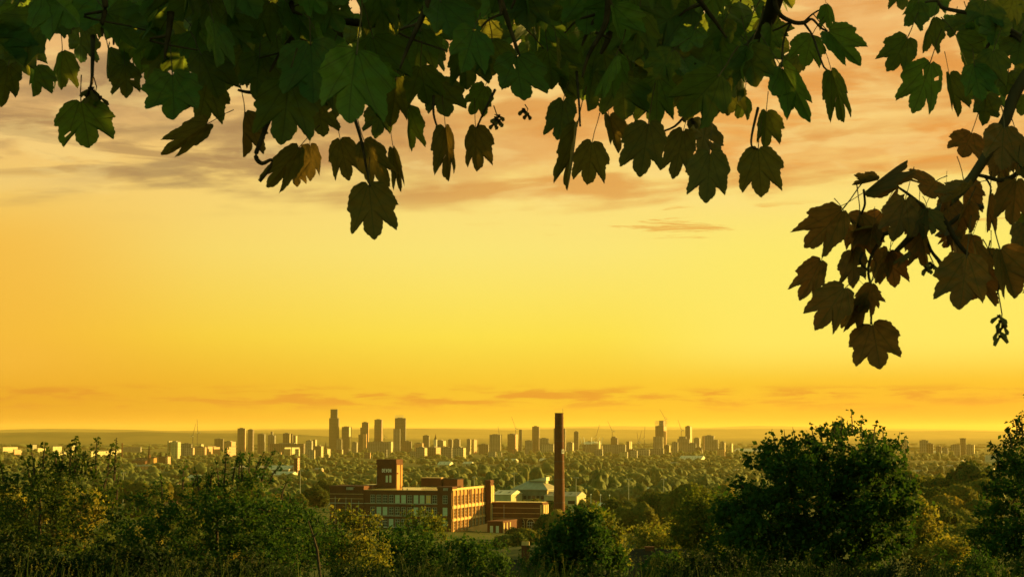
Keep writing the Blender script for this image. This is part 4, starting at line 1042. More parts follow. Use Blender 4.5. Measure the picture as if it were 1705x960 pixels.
# cranes
def crane(px, py_top, tip, d, label, foot=745, luff=True):
    """tower crane: lattice mast to row py_top, jib to the point tip = (px, row)"""
    c0 = at_px(px, d, 0); t_ = thing('tower_crane', label, 'crane', c0, 0, 'tower cranes over the city')
    h = P(px, py_top, d).z - c0[2]; tp = P(tip[0], tip[1], d); tv = Vector((tp.x - c0[0], 0, tp.z - c0[2]))
    m_ = MB().mat(M['dark_steel']); s = 1.3
    for sx in (-s, s):
        for sy in (-s, s): m_.box(sx - 0.35, sx + 0.35, sy - 0.35, sy + 0.35, 0, h)
    n = max(4, int(h / 7))
    for i in range(n):
        za, zb = h * i / n, h * (i + 1) / n; sg = 1 if i % 2 else -1
        m_.tube([(-s * sg, -s, za), (s * sg, -s, zb)], 0.25, 4); m_.tube([(-s, s * sg, za), (-s, -s * sg, zb)], 0.25, 4)
    m_.build('mast', t_)
    m_ = MB().mat(M['dark_steel']); base = Vector((0, 0, h)); j = tv - base; L = j.length; u = j.normalized(); up = Vector((-u.z, 0, u.x)) * (1 if u.x >= 0 else -1)
    for off in (Vector((0, -0.8, 0)), Vector((0, 0.8, 0)), up * 1.6): m_.tube([base + off, base + u * L * 0.9 + off * 0.6, tv], [0.4, 0.35, 0.25], 4)
    for i in range(int(L / 5)):
        a = base + u * (i * 5); m_.tube([a + Vector((0, -0.8, 0)), a + u * 2.5 + up * 1.6, a + u * 5 + Vector((0, 0.8, 0))], 0.2, 4)
    m_.build('jib', t_)
    sg = -1 if u.x >= 0 else 1
    m_ = MB().mat(M['dark_steel']); m_.box(min(0, sg * 11), max(0, sg * 11), -1.4, 1.4, h + 0.01, h + 1.3); m_.build('counter_jib', t_)
    MB().mat(M['stone']).box(sg * 11 - 2, sg * 11 + 2, -1.5, 1.5, h - 2.6, h + 2.2).build('counterweight', t_)
    MB().mat(M['white']).box(-1.3, 1.3, -3.6, -1.7, h - 1, h + 2).build('cab', t_)
    m_ = MB().mat(M['dark_steel']); ap = Vector((sg * 3, 0, h + 9)); m_.tube([(0, 0, h + 1.31), ap], 0.4, 4); m_.tube([ap, base + u * L * 0.75], 0.15, 4); m_.tube([ap, (sg * 10, 0, h + 1.3)], 0.2, 4)
    m_.build('tie_frame', t_)
crane(321, 726, (326, 705), 7900, 'left of the two far cranes at the left of the skyline, jib leaning right')
crane(328.5, 720, (328, 697), 7950, 'crane with a nearly upright jib left of the brown towers')
crane(831.5, 727, (829, 709), 9100, 'small thin crane above the wide grey office slab')
crane(858.5, 714, (851.5, 693), 9050, 'tall crane with a raised jib above the orange flanked block')
crane(992.5, 727, (998.5, 706), 8900, 'crane beside the stadium with its jib leaning right')
crane(1019.5, 718, (1011.5, 700), 8950, 'crane on the dark stepped block with its jib leaning left')
crane(1062.5, 736, (1060.5, 719), 8900, 'left of the two small cranes with crossed jibs')
crane(1064, 737, (1068.5, 716), 8920, 'right of the two small cranes with crossed jibs')
crane(1073, 730, (1074, 709), 9000, 'crane with an upright jib left of the unfinished tower')
crane(1107.5, 697, (1098, 680), 9170, 'crane standing above the unfinished tower')
crane(1134.5, 716, (1128.5, 698), 8850, 'crane over the half built block with its jib leaning left')
crane(664.5 - 24, 727, (639, 722), 9350, 'low thin crane between the reddish edged tower and the finned crown tower')

# ------------------------------------------------------------------ landmarks of the plain
d = d_at(203, 766); c0 = at_px(203.5, d); h = P(203, 737, d).z - c0[2]
t_ = thing('mill_chimney', 'lone dark brick chimney far away, right of the twiggy bush top', 'chimney', c0)
mb = MB().mat(M['brick_dark']); mb.tube([(0, 0, 0), (0, 0, h - 2), (0, 0, h - 1.9), (0, 0, h)], [3.0, 2.5, 2.8, 2.8], 16); mb.build('shaft', t_)
MB().mat(M['dark_steel']).tube([(0, 0, h), (0, 0, h + 8)], 0.2, 5).build('lightning_rod', t_)
d = d_at(248, 775); c0 = at_px(248.5, d)
t_ = thing('church', 'old church with a thin dark spire and sunlit orange gables', 'church', c0, TURN)
zt = P(248, 757, d).z - c0[2]; zs = P(248, 738, d).z - c0[2]
MB().mat(M['brick_dark']).box(-3.6, 3.6, -3.6, 3.6, 0, zt).build('tower', t_)
mb = MB().mat(M['dark_roof']); mb.tube([(0, 0, zt + 0.01), (0, 0, zs)], [4.4, 0.15], 8); mb.build('spire', t_)
zn = P(262, 762, d).z - c0[2]
mb = MB().mat(M['brick']); mb.box(3.7, 16, 0, 26, 0, zn); mb.build('nave', t_)
mb = MB().mat(M['dark_roof']); mb.gable(3.4, 16.4, -0.5, 26.5, zn + 0.01, zn + 4, 'x', 1.0); mb.build('roof', t_)
d = d_at(263, 775.5); c0 = at_px(263, d)
t_ = thing('church_hall', 'square hall with orange sunlit piers and a small pyramid turret beside the spire', 'hall', c0, TURN)
zn = P(270, 760, d).z - c0[2]; kk = d / F
mb = MB().mat(M['brick_dark']); mb.box(0, 17 * kk, 0, 16, 0, zn); mb.build('wall', t_)
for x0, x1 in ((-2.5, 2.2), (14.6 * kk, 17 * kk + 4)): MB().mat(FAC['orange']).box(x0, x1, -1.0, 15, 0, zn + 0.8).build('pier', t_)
mb = MB().mat(M['dark_roof']); mb.gable(-0.5, 17 * kk + 0.5, -1, 17, zn + 0.81, zn + 2.4, 'x', 4); mb.tube([(5.5, 6, zn + 1.5), (5.5, 6, zn + 4), (5.5, 6, P(268, 751.5, d).z - c0[2])], [4.5, 4.5, 0.1], 4); mb.build('roof', t_)
d = d_at(490, 788); c0 = at_px(489.5, d); h = P(490, 762, d).z - c0[2]; kk = d / F
t_ = thing('brick_tower', 'squat flat topped brick tower with an orange sunlit flank left of the mill', 'tower', c0, TURN)
mb = MB().mat(M['brick_dark']); mb.box(0, 6.2 * kk / .94, 0, 11, 0, h); mb.mat(FAC['orange']); mb.box(6.2 * kk / .94 + 0.02, 6.2 * kk / .94 + 0.4, 0.2, 10.8, 0, h - 0.3); mb.build('shaft', t_)  # orange slab paints the sun on the right flank
MB().mat(M['terracotta']).box(-0.3, 6.2 * kk / .94 + 0.7, -0.3, 11.3, h + 0.01, h + 0.9).build('parapet', t_)
shed(468, 483, 781, 776.5, d_at(475.5, 788), 22, 'brick', 'dark_roof', 'orange brick workshop with lit gables just left of the squat brick tower', cat='workshop')

# tall light masts and lamp posts
def light_mast(px, top, d, label, arm=1.6):
    c0 = at_px(px, d, 0); h = P(px, top, d).z - c0[2]
    t_ = thing('light_mast', label, 'light mast', c0, 0, 'tall pale light masts')
    MB().mat(M['stone']).tube([(0, 0, 0), (0, 0, h)], [0.26, 0.15], 8).build('pole', t_)
    m_ = MB().mat(M['stone']); m_.box(-arm, arm, -0.12, 0.12, h + 0.01, h + 0.28); m_.build('crossbar', t_)
    for x in (-arm * 0.85, arm * 0.85): MB().mat(M['steel']).box(x - 0.4, x + 0.4, -0.45, 0.25, h - 0.35, h - 0.01).build('lamp_head', t_)
light_mast(206.3, 786.5, 1250, 'pale light mast in front of the twiggy bush')
light_mast(500.5, 783, 1150, 'pale light mast left of the mill below the squat brick tower')
light_mast(856, 787.5, 1350, 'pale light mast above the roof of the grey hipped hall')
light_mast(789.5, 793.5, 1130, 'short pale light mast behind the sunlit end wall of the mill', 1.0)
light_mast(959, 794.5, 1180, 'first pale light mast right of the brick chimney')
light_mast(1046.3, 797, 1150, 'pale light mast in the open wood, second from the chimney')
light_mast(1104.6, 797, 1150, 'pale light mast left of the rounded hillside tree, third from the chimney')
for i, px in enumerate((983.5, 999.5, 1014.5)):
    c0 = at_px(px, 1190, 0); h = P(px, 823.5 + i * 0.6, 1190).z - c0[2]
    t_ = thing('lamp_post', 'short white lamp post in the row below the second light mast', 'lamp post', c0, 0, 'lamp posts in a row')
    MB().mat(M['white']).tube([(0, 0, 0), (0, 0, h)], [0.2, 0.13], 6).build('pole', t_)
    MB().mat(M['white']).tube([(0, 0, h + 0.01), (0, 0, h + 0.4), (0, 0, h + 0.8)], [0.25, 0.5, 0.15], 8).build('lamp_head', t_)
d = 2300; c0 = at_px(1616, d, 0); tp = P(1610, 767, d)
t_ = thing('tilted_mast', 'dark leaning mast with a pale plate near its head, beside the large dark tree', 'mast', c0)
hd = Vector((tp.x - c0[0], 0, tp.z - c0[2]))
MB().mat(M['dark_steel']).tube([(0, 0, 0), hd], [0.9, 1.3], 6).build('pole', t_)
MB().mat(M['white']).box(hd.x + 0.6, hd.x + 2.6, -1.6, -1.4, hd.z - 7, hd.z - 3).build('plate', t_)

# ------------------------------------------------------------------ terrace houses on the slope below
def house(px0, px1, py_ridge, d, label, stack_px, stack_py, pots=4, depth=9, white_bay=False):
    a, b = P(px0, py_ridge, d), P(px1, py_ridge, d); wd = b.x - a.x; z = ground((a.x + b.x) / 2, d) - 1
    r_ = a.z - z; ev = r_ - 2.8
    t_ = thing('terrace_house', label, 'house', (a.x, d - depth / 2, z))
    MB().mat(M['brick_dark']).box(0, wd, 0, depth, 0, ev).build('wall', t_)
    m_ = MB().mat(M['dark_roof']); m_.gable(-0.3, wd + 0.3, -0.5, depth + 0.5, ev + 0.003, r_, 'x'); rf = m_.build('roof', t_)
    for spx, spy in zip(stack_px, stack_py):
        c = P(spx, spy, d); x = c.x - a.x; zt_ = c.z - z
        cs = MB().mat(M['brick_dark']); cs.box(x - 0.42, x + 0.42, depth / 2 - 0.35, depth / 2 + 0.35, r_ - 1.2, zt_ - 0.35); cs.box(x - 0.48, x + 0.48, depth / 2 - 0.41, depth / 2 + 0.41, zt_ - 0.349, zt_ - 0.25)
        ch_ = cs.build('chimney', rf)
        for i in range(pots):
            xx = x - 0.32 + 0.64 * i / max(pots - 1, 1)
            pt = MB().mat(M['terracotta']); pt.tube([(xx, depth / 2, zt_ - 0.249), (xx, depth / 2, zt_ + 0.15)], [0.1, 0.085], 8); pt.build('chimney_pot', rf)
    for i in range(max(1, int(wd / 2.4))):
        x = wd * (i + 0.5) / max(1, int(wd / 2.4))
        for zz in (ev - 1.9, ev - 4.7):
            wn = MB().mat(M['frame']); wn.box(x - 0.5, x + 0.5, -0.08, -0.003, zz, zz + 1.4); wn = wn.build('window', t_)
            MB().mat(M['glass']).box(x - 0.42, x + 0.42, -0.1, -0.083, zz + 0.08, zz + 1.32).build('pane', wn)
    BLOCK.append(((a.x + b.x) / 2, d, 9))
house(832, 905, 931, 190, 'dark terrace house with a red potted chimney stack below the engine house', (875,), (903,), 5)
house(1036, 1146, 913, 185, 'dark slate roofed house below the golden bush with a short square stack', (1081,), (905,), 0)

# ------------------------------------------------------------------ woods beyond: one mass of far crowns
def build_woods():
    r = np.random.default_rng(3)
    V, Fc, T = [], [], []; n = 0
    def put(x, y, z, wd, hg, ic, lumps, tone):
        nonlocal n
        v, f = ic
        for L in range(lumps):
            if L == 0 and lumps > 1: off = np.array([0, 0, hg * 0.52]); rad = np.array([wd * 0.38, wd * 0.38, hg * 0.48])
            elif lumps == 1: off = np.array([0, 0, hg * 0.45]); rad = np.array([wd * 0.5, wd * 0.5, hg * 0.55])
            else:
                a = r.random() * 6.28; off = np.array([math.cos(a) * wd * 0.3, math.sin(a) * wd * 0.3, hg * (0.3 + 0.4 * r.random())]); q = wd * (0.2 + 0.1 * r.random()); rad = np.array([q, q, q * 0.85])
            p = v * (1 + r.normal(size=(len(v), 1)) * (0.15 if len(v) > 100 else 0.13)) * rad + off + np.array([x, y, z])
            V.append(p); Fc.append(f + n); n += len(v)
            T.append(np.clip(tone + r.normal(size=len(f)) * 0.2, 0, 1))
    def dens(x, y):
        return 0.52 + 0.34 * math.sin(x / 260 + 1.3 * math.sin(y / 480)) + 0.28 * math.sin(y / 210 + x / 700) + 0.2 * math.sin(x / 95 + y / 130)
    for _ in range(10500):
        d = math.exp(r.uniform(math.log(1650), math.log(9000))); a = r.uniform(-0.31, 0.31); x = d * a
        if dens(x, d) < 0.05 + r.random() * 0.62 or blocked(x, d): continue
        wd = (r.uniform(12, 22) if d < 3200 else r.uniform(11, 26)) * (1.45 if r.random() < 0.2 else 1.0); hg = r.uniform(6, 13) * (1 + 0.35 * (wd > 17)) * (1.5 if r.random() < 0.12 else 1.0); y_ = d
        tone = np.clip(r.normal(0.42, 0.2) + 0.34 * math.sin(x / 310 + 2 * math.sin(y_ / 520)) * math.sin(y_ / 260), 0, 1); wd *= 1 + 0.3 * math.sin(x / 170 + y_ / 90); hg *= 1 + 0.25 * math.sin(x / 120 + 1)
        put(x, d, ground(x, d) - 0.5, wd, hg, ICO2 if d < 2700 else ICO1, 2 if d < 2700 else 3 if d < 5200 else 1, tone)
    for _ in range(1500):
        d = r.uniform(9600, 14800); a = r.uniform(-0.31, 0.31); x = d * a
        if math.sin(d / 330 + x / 1900) + math.sin(x / 700) * 0.6 < r.random() * 1.4 - 0.5: continue
        put(x, d, ground(x, d) - 1, r.uniform(40, 130), r.uniform(12, 20), ICO1, 1, r.uniform(0.1, 0.5))
    me = raw_mesh('woods', np.vstack(V), np.vstack(Fc), [M['far_wood']], False)
    set_tone(me, np.concatenate(T)); tag(obj('woods', me), kind='stuff')
build_woods()

# trees of the plain one can tell apart
kw = [0, 0, 1, 1, 1, 2, 2, 3, 3, 4, 5, 5, 6]
HAND = [(1560, 700, 800, 1.35, 1), (1590, 640, 806, 1.2, 3), (1535, 720, 812, 1.2, 1), (1617, 620, 800, 1.2, 5), (1575, 560, 826, 1.1, 4), (1548, 590, 835, 1.0, 1), (1605, 530, 842, 1.1, 2), (1630, 560, 835, 1.1, 5),
        (1560, 480, 850, 1.0, 3), (1590, 440, 862, 0.95, 1), (1537, 450, 862, 0.9, 4), (1620, 420, 870, 0.95, 3),
        (703, 1700, 762, 1.5, 7), (750, 1750, 764, 1.5, 7), (757, 1760, 770, 1.4, 7), (905, 1350, 772, 1.2, 6), (895, 1500, 764, 1.3, 4),
        (232, 1150, 776, 1.2, 5), (275, 1180, 782, 1.15, 4), (255, 1240, 783, 1.1, 4), (300, 1200, 790, 1.1, 1), (330, 1250, 786, 1.2, 1), (370, 1250, 780, 1.2, 2), (213, 1220, 790, 1.1, 1), (410, 1300, 786, 1.2, 5), (350, 1150, 800, 1.1, 6),
        (575, 1400, 776, 1.3, 1), (600, 1500, 774, 1.4, 5), (560, 1300, 786, 1.2, 2), (620, 1450, 770, 1.3, 6), (545, 1500, 780, 1.4, 3), (680, 1500, 790, 1.2, 0),
        (852, 800, 892, 1.0, 0), (872, 830, 896, 1.05, 3), (893, 860, 884, 1.0, 0), (838, 760, 905, 0.9, 1), (866, 720, 908, 0.9, 0), (884, 740, 902, 1.0, 1), (905, 900, 868, 1.0, 0), (846, 690, 918, 0.9, 3),
        (1040, 860, 858, 1.0, 6), (1010, 900, 842, 1.1, 4), (985, 940, 836, 1.2, 5), (1050, 980, 833, 1.2, 1), (1078, 990, 836, 1.2, 2), (1095, 920, 845, 1.0, 3), (1030, 1000, 824, 1.0, 1), (975, 1040, 828, 1.1, 4),
        (1000, 760, 866, 1.0, 3), (945, 860, 848, 1.0, 4), (930, 900, 842, 1.05, 4), (955, 760, 864, 0.95, 1)]
for px, d, top, scl, kd in HAND:
    p = P(px, top, d); he = TREE_KINDS[kd][4] * scl + 2.2
    g = ground(p.x, d); z = p.z - he
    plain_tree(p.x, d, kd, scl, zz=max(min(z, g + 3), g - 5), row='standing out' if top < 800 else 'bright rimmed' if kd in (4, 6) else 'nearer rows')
tr = random.Random(21)
tries = 0
while NCOUNT[0] < 295 and tries < 6000:
    tries += 1
    d = math.exp(tr.uniform(math.log(560), math.log(1900)))
    px = tr.choice([tr.uniform(170, 560), tr.uniform(540, 1240), tr.uniform(880, 1240), tr.uniform(1500, 1640)])
    x = (px - 852.5) / F * d
    if blocked(x, d): continue
    # keep the sunlit face of the mill and its front clear
    if 500 < px < 915 and d < 1000 and ground(x, d) + 13 > P(px, 872, d).z: continue
    plain_tree(x, d, tr.choice(kw), tr.uniform(0.75, 1.25))

# ------------------------------------------------------------------ nearer trees and bushes, leaf by leaf
def grow(name, label, cat, base, env, seed, n_ends, per, size, matname, spread=0.14, sprigs=(), trunk_r=0.09, fork=0.25, group=None, tone_mu=0.4, aspect=0.6, up=0.0):
    """env = list of (cx, cy, cz, rx, ry, rz) ellipsoids relative to base; sprigs = shoots (x, z_from, z_to, lean)"""
    r = np.random.default_rng(seed); r2 = random.Random(seed)
    t_ = thing(name, label, cat, base, 0, group)
    ends = []
    vol = np.array([e[3] * e[4] * e[5] for e in env]) ** 0.75; vol /= vol.sum()
    for _ in range(n_ends):
        e = env[r.choice(len(env), p=vol)]
        q = r.normal(size=3); q /= np.linalg.norm(q); q *= r.random() ** 0.28 * r.uniform(0.86, 1.06)
        p = np.array(e[:3]) + q * np.array(e[3:])
        if p[2] > 0.05: ends.append(p)
    hub = np.array([np.mean([e[0] for e in env]), np.mean([e[1] for e in env]), 0])
    top = max(e[2] for e in env)
    nodes = [np.array([0, 0, -0.4]), np.array([hub[0] * 0.1, 0, top * fork * 0.6]), np.array([hub[0] * 0.3, hub[1] * 0.3, top * fork]), np.array([hub[0] * 0.7, hub[1] * 0.7, top * 0.62]), np.array([hub[0], hub[1], top * 0.9])]
    mb = MB().mat(M['twig'])
    mb.tube(nodes, [trunk_r * 1.2, trunk_r, trunk_r * 0.85, trunk_r * 0.5, trunk_r * 0.2], 7)
    ends.sort(key=lambda p: np.linalg.norm(p - np.array([hub[0], hub[1], top * 0.5])))
    N = np.array(nodes); pos, dr = [], []
    for i, p in enumerate(ends):
        cost = np.linalg.norm(N - p, axis=1) + 0.5 * np.maximum(N[:, 2] - p[2], 0)
        a = N[np.argmin(cost)]
        mid = (a + p) / 2 + r.normal(size=3) * 0.06 * np.linalg.norm(p - a) + np.array([0, 0, up * np.linalg.norm(p - a)])
        rad = max(trunk_r * 0.05, min(trunk_r * 0.3, 0.016 * np.linalg.norm(p - a) + 0.003))
        mb.tube([a, mid, p], [rad, rad * 0.75, rad * 0.35], 4, False)
        N = np.vstack([N, mid[None], p[None]])
        seg = p - a; L = np.linalg.norm(seg)
        k = int(per * r.uniform(0.3, 1.7)) if r.random() > 0.06 else 3
        u = r.random(k) ** 0.6
        pos.append(a + (mid - a) * np.minimum(u * 2, 1)[:, None] + (p - mid) * np.maximum(u * 2 - 1, 0)[:, None] + r.normal(size=(k, 3)) * spread * (0.4 + 0.6 * u)[:, None])
        dr.append(np.tile(r.normal(size=3) * 0.4 + np.array([0, 0, 0.5]), (k, 1)) + r.normal(size=(k, 3)) * 0.7)
    for (sx, sy, z0, z1, lean, cnt) in sprigs:
        cnt = int(cnt * 0.62); lean += r2.uniform(-0.06, 0.06)
        a = np.array([sx, sy, z0]); p = np.array([sx + lean, sy, z1]); mid = (a + p) / 2 + np.array([-lean * 0.18, 0, 0])
        mb.tube([a, mid, p], [0.018, 0.012, 0.004], 4, False)
        u = r.random(cnt); q = a + (mid - a) * np.minimum(u * 2, 1)[:, None] + (p - mid) * np.maximum(u * 2 - 1, 0)[:, None]
        pos.append(q + r.normal(size=(cnt, 3)) * np.array([0.075, 0.075, 0.05]) * (1.15 - 0.7 * u)[:, None] * (spread / 0.1)); dr.append(r.normal(size=(cnt, 3)) + np.array([0, -0.2, 0.3]))
    mb.build('trunk', t_)
    pos = np.vstack(pos); dr = np.vstack(dr)
    # a leaf never hangs below the ground
    keep = pos[:, 2] > 0.03; pos = pos[keep]; dr = dr[keep]
    v, f = quads_leaves(pos, dr, size * r.uniform(0.55, 1.5, len(pos)), r, aspect)
    me = raw_mesh('crown', v, f, [M[matname]])
    cl = 0.16 * np.sin(pos[:, 0] * 5.1 + seed) * np.sin(pos[:, 2] * 4.3 + pos[:, 1] * 3)
    set_tone(me, np.clip(r.normal(tone_mu, 0.17, len(pos)) + cl, 0, 1))
    obj('crown', me, t_)
    return t_

def env_px(d, blobs, zb, ry=None):
    """ellipsoids from (px, row, half width px, half height px), relative to a base on the ground"""
    out = []
    bx = sum(b[0] for b in blobs) / len(blobs); base = P(bx, 900, d); g = ground(base.x, d)
    for i, (px, py, hw, hh) in enumerate(blobs):
        c = P(px, py, d); k = d / F
        out.append((c.x - base.x, 0.25 * hw * k * math.sin(i * 2.4), c.z - g, hw * k, (ry or min(hw * k, 2.2)), hh * k))
    return (base.x, d, g), out
def spr(d, base, items, rs):
    """shoots from (px, row from, row to, lean px)"""
    r3 = random.Random(rs); out = []
    for px, y0, y1, ln, cnt in items:
        a = P(px, y0, d); b_ = P(px + ln, y1, d)
        out.append((a.x - base[0], r3.uniform(-0.3, 0.3), a.z - base[2], b_.z - base[2], b_.x - a.x, cnt))
    return out

# left: tall twiggy bush
d = 27; b, e = env_px(d, [(60, 860, 100, 90), (110, 805, 78, 62), (30, 840, 70, 70), (150, 845, 75, 75), (-40, 850, 80, 80), (90, 930, 120, 60)], 0)
grow('tall_bush', 'tall dark twiggy bush at the lower left with ragged tops against the sky', 'bush', b, e, 1, 215, 40, 0.062, 'leaf_bush', 0.085, trunk_r=0.06, tone_mu=0.42,
     sprigs=spr(d, b, [(62, 790, 742, -2, 60), (78, 780, 736, 0, 70), (103, 790, 748, 2, 60), (122, 790, 738, 4, 90), (132, 785, 728, 2, 110), (160, 790, 728, 4, 110), (172, 790, 738, 8, 60), (186, 800, 728, 0, 50), (45, 800, 760, -6, 50), (12, 800, 770, -2, 60), (92, 780, 752, -4, 60), (146, 790, 755, -3, 60), (178, 810, 770, 14, 50), (200, 830, 790, 10, 50), (-5, 800, 765, 3, 50)], 4))
# dark sapling with upright shoots
d = 31; b, e = env_px(d, [(290, 880, 95, 75), (380, 860, 90, 70), (430, 850, 70, 60), (340, 820, 55, 32), (470, 880, 70, 60), (235, 880, 70, 60), (380, 935, 150, 50)], 0)
grow('feathery_bush', 'dark green bush in the left middle with feathery upright shoots at its top', 'bush', b, e, 2, 420, 40, 0.058, 'leaf_dark', 0.085, trunk_r=0.06, tone_mu=0.5,
     sprigs=spr(d, b, [(372, 805, 744, 0, 90), (385, 800, 762, 4, 70), (395, 800, 748, 8, 90), (410, 805, 752, 8, 90), (420, 800, 752, 14, 90), (432, 800, 750, 18, 100), (440, 800, 765, 12, 80), (448, 805, 770, 24, 80), (360, 810, 768, -6, 60), (402, 800, 756, -4, 80), (300, 815, 766, 2, 45), (335, 815, 775, -4, 50), (350, 810, 780, 6, 50), (470, 830, 795, 14, 60), (270, 830, 792, -6, 50), (320, 810, 790, 4, 60)], 5))
d = 36; b, e = env_px(d, [(480, 890, 60, 65), (525, 900, 55, 60), (450, 870, 50, 45)], 0)
grow('broad_bush', 'dull green bush between the feathery bush and the golden bush, leaning stick before it', 'bush', b, e, 3, 170, 38, 0.062, 'leaf_green', 0.1, trunk_r=0.05, tone_mu=0.45)
d = 44; b, e = env_px(d, [(580, 905, 48, 55), (612, 910, 35, 55), (560, 900, 40, 45), (600, 940, 60, 40)], 0)
grow('golden_bush', 'golden yellow sunlit bush with pointed tops in front of the mill', 'bush', b, e, 4, 130, 36, 0.085, 'leaf_sungold', 0.11, trunk_r=0.05, tone_mu=0.55,
     sprigs=spr(d, b, [(555, 880, 842, 0, 60), (562, 880, 846, 2, 60), (581, 880, 840, 0, 70), (588, 880, 852, 2, 50), (608, 890, 848, 2, 60), (600, 890, 858, -2, 50), (618, 890, 862, 3, 50), (628, 900, 858, 2, 40), (637, 915, 890, 2, 40)], 6))
d = 50; b, e = env_px(d, [(680, 912, 58, 42), (655, 908, 38, 30), (722, 920, 40, 36), (690, 945, 80, 36)], 0)
grow('round_bush', 'rounded mid green bush under the windows of the mill front', 'bush', b, e, 5, 190, 36, 0.095, 'leaf_green', 0.13, trunk_r=0.06, tone_mu=0.5)
d = 58; b, e = env_px(d, [(700, 870, 34, 24), (722, 885, 26, 26)], 0)
grow('golden_shrub', 'thin golden topped shrub rising behind the rounded green bush', 'shrub', b, e, 6, 60, 30, 0.10, 'leaf_sungold', 0.13, trunk_r=0.04, tone_mu=0.4)
d = 48; b, e = env_px(d, [(800, 928, 46, 36), (762, 918, 40, 32), (826, 940, 30, 30), (790, 950, 80, 28)], 0)
grow('low_bush', 'mid green bush below the sunlit end wall of the mill', 'bush', b, e, 7, 170, 36, 0.09, 'leaf_green', 0.12, trunk_r=0.05, tone_mu=0.5)
d = 72; b, e = env_px(d, [(955, 925, 70, 55), (972, 872, 30, 36), (938, 896, 40, 36), (1006, 935, 44, 46), (902, 940, 40, 40), (985, 900, 34, 34)], 0)
grow('dark_tree', 'dark leafy tree in front of the brick chimney foot', 'tree', b, e, 8, 330, 40, 0.16, 'leaf_dark', 0.2, trunk_r=0.14, tone_mu=0.45)
d = 95; b, e = env_px(d, [(1010, 885, 26, 30), (1022, 915, 24, 34), (985, 870, 24, 24)], 0)
grow('golden_tree', 'small golden lit tree at the right shoulder of the dark leafy tree', 'tree', b, e, 9, 90, 34, 0.2, 'leaf_sungold', 0.25, trunk_r=0.1, tone_mu=0.45)
d = 215; b, e = env_px(d, [(1100, 892, 42, 24), (1070, 898, 28, 18), (1132, 898, 24, 18)], 0, 5)
grow('golden_thicket', 'pale golden spreading bush above the slate roofed house', 'bush', b, e, 10, 120, 34, 0.36, 'leaf_sungold', 0.5, trunk_r=0.16, tone_mu=0.6)
d = 118; b, e = env_px(d, [(1172, 850, 46, 42), (1150, 870, 36, 42), (1196, 868, 36, 44), (1172, 910, 56, 52)], 0, 2.6)
grow('rounded_tree', 'rounded olive tree on the hillside left of the large dark tree', 'tree', b, e, 11, 330, 38, 0.2, 'leaf_sungold', 0.22, trunk_r=0.16, tone_mu=0.25)
d = 90; b, e = env_px(d, [(1102, 942, 32, 26), (1090, 950, 26, 22), (1120, 952, 24, 20)], 0)
grow('round_shrub', 'small round clipped looking shrub before the slate roofed house', 'shrub', b, e, 12, 110, 34, 0.13, 'leaf_green', 0.15, trunk_r=0.07, tone_mu=0.4)
# the large tree
d = 41; b, e = env_px(d, [(1365, 830, 120, 105), (1400, 765, 88, 68), (1300, 800, 75, 70), (1455, 815, 66, 80), (1270, 870, 80, 70), (1420, 890, 105, 75), (1330, 760, 50, 36), (1460, 760, 40, 34), (1240, 910, 70, 55), (1340, 920, 130, 55), (1500, 840, 24, 40), (1228, 860, 44, 60), (1440, 850, 90, 80)], 0, 1.6)
grow('large_tree', 'large dark rounded tree with a ragged leafy crown breaking the skyline at right', 'tree', b, e, 13, 1050, 36, 0.098, 'leaf_dark', 0.1, trunk_r=0.16, tone_mu=0.45, aspect=0.75,
     sprigs=spr(d, b, [(1418, 720, 682, 0, 26), (1430, 720, 690, 2, 24), (1402, 725, 692, -2, 26), (1385, 730, 700, 0, 26), (1355, 740, 704, -2, 26), (1325, 745, 710, -4, 24), (1290, 750, 716, -6, 34), (1308, 750, 714, 0, 26), (1450, 730, 702, 4, 24), (1470, 735, 712, 3, 26), (1490, 745, 718, 4, 24), (1495, 755, 724, 12, 26), (1505, 770, 742, 8, 24), (1370, 735, 712, 0, 26), (1282, 770, 745, -8, 24), (1235, 810, 790, -8, 26), (1515, 810, 786, 8, 24)], 7))
d = 84; b, e = env_px(d, [(1540, 870, 26, 34), (1525, 845, 22, 26), (1560, 900, 34, 26), (1530, 910, 36, 30)], 0)
grow('golden_tree', 'golden sunlit tree tucked behind the right flank of the large dark tree', 'tree', b, e, 14, 150, 34, 0.17, 'leaf_sungold', 0.2, trunk_r=0.1, tone_mu=0.75,
     sprigs=spr(d, b, [(1535, 860, 828, 0, 30), (1548, 870, 842, 4, 30), (1522, 850, 822, -2, 26), (1562, 885, 866, 8, 26)], 8))
d = 66; b, e = env_px(d, [(1578, 912, 28, 20), (1560, 920, 30, 18), (1600, 920, 20, 18)], 0)
grow('golden_shrub', 'low golden brown shrub in the gap beside the tree at the picture edge', 'shrub', b, e, 15, 80, 34, 0.11, 'leaf_sungold', 0.14, trunk_r=0.05, tone_mu=0.7)
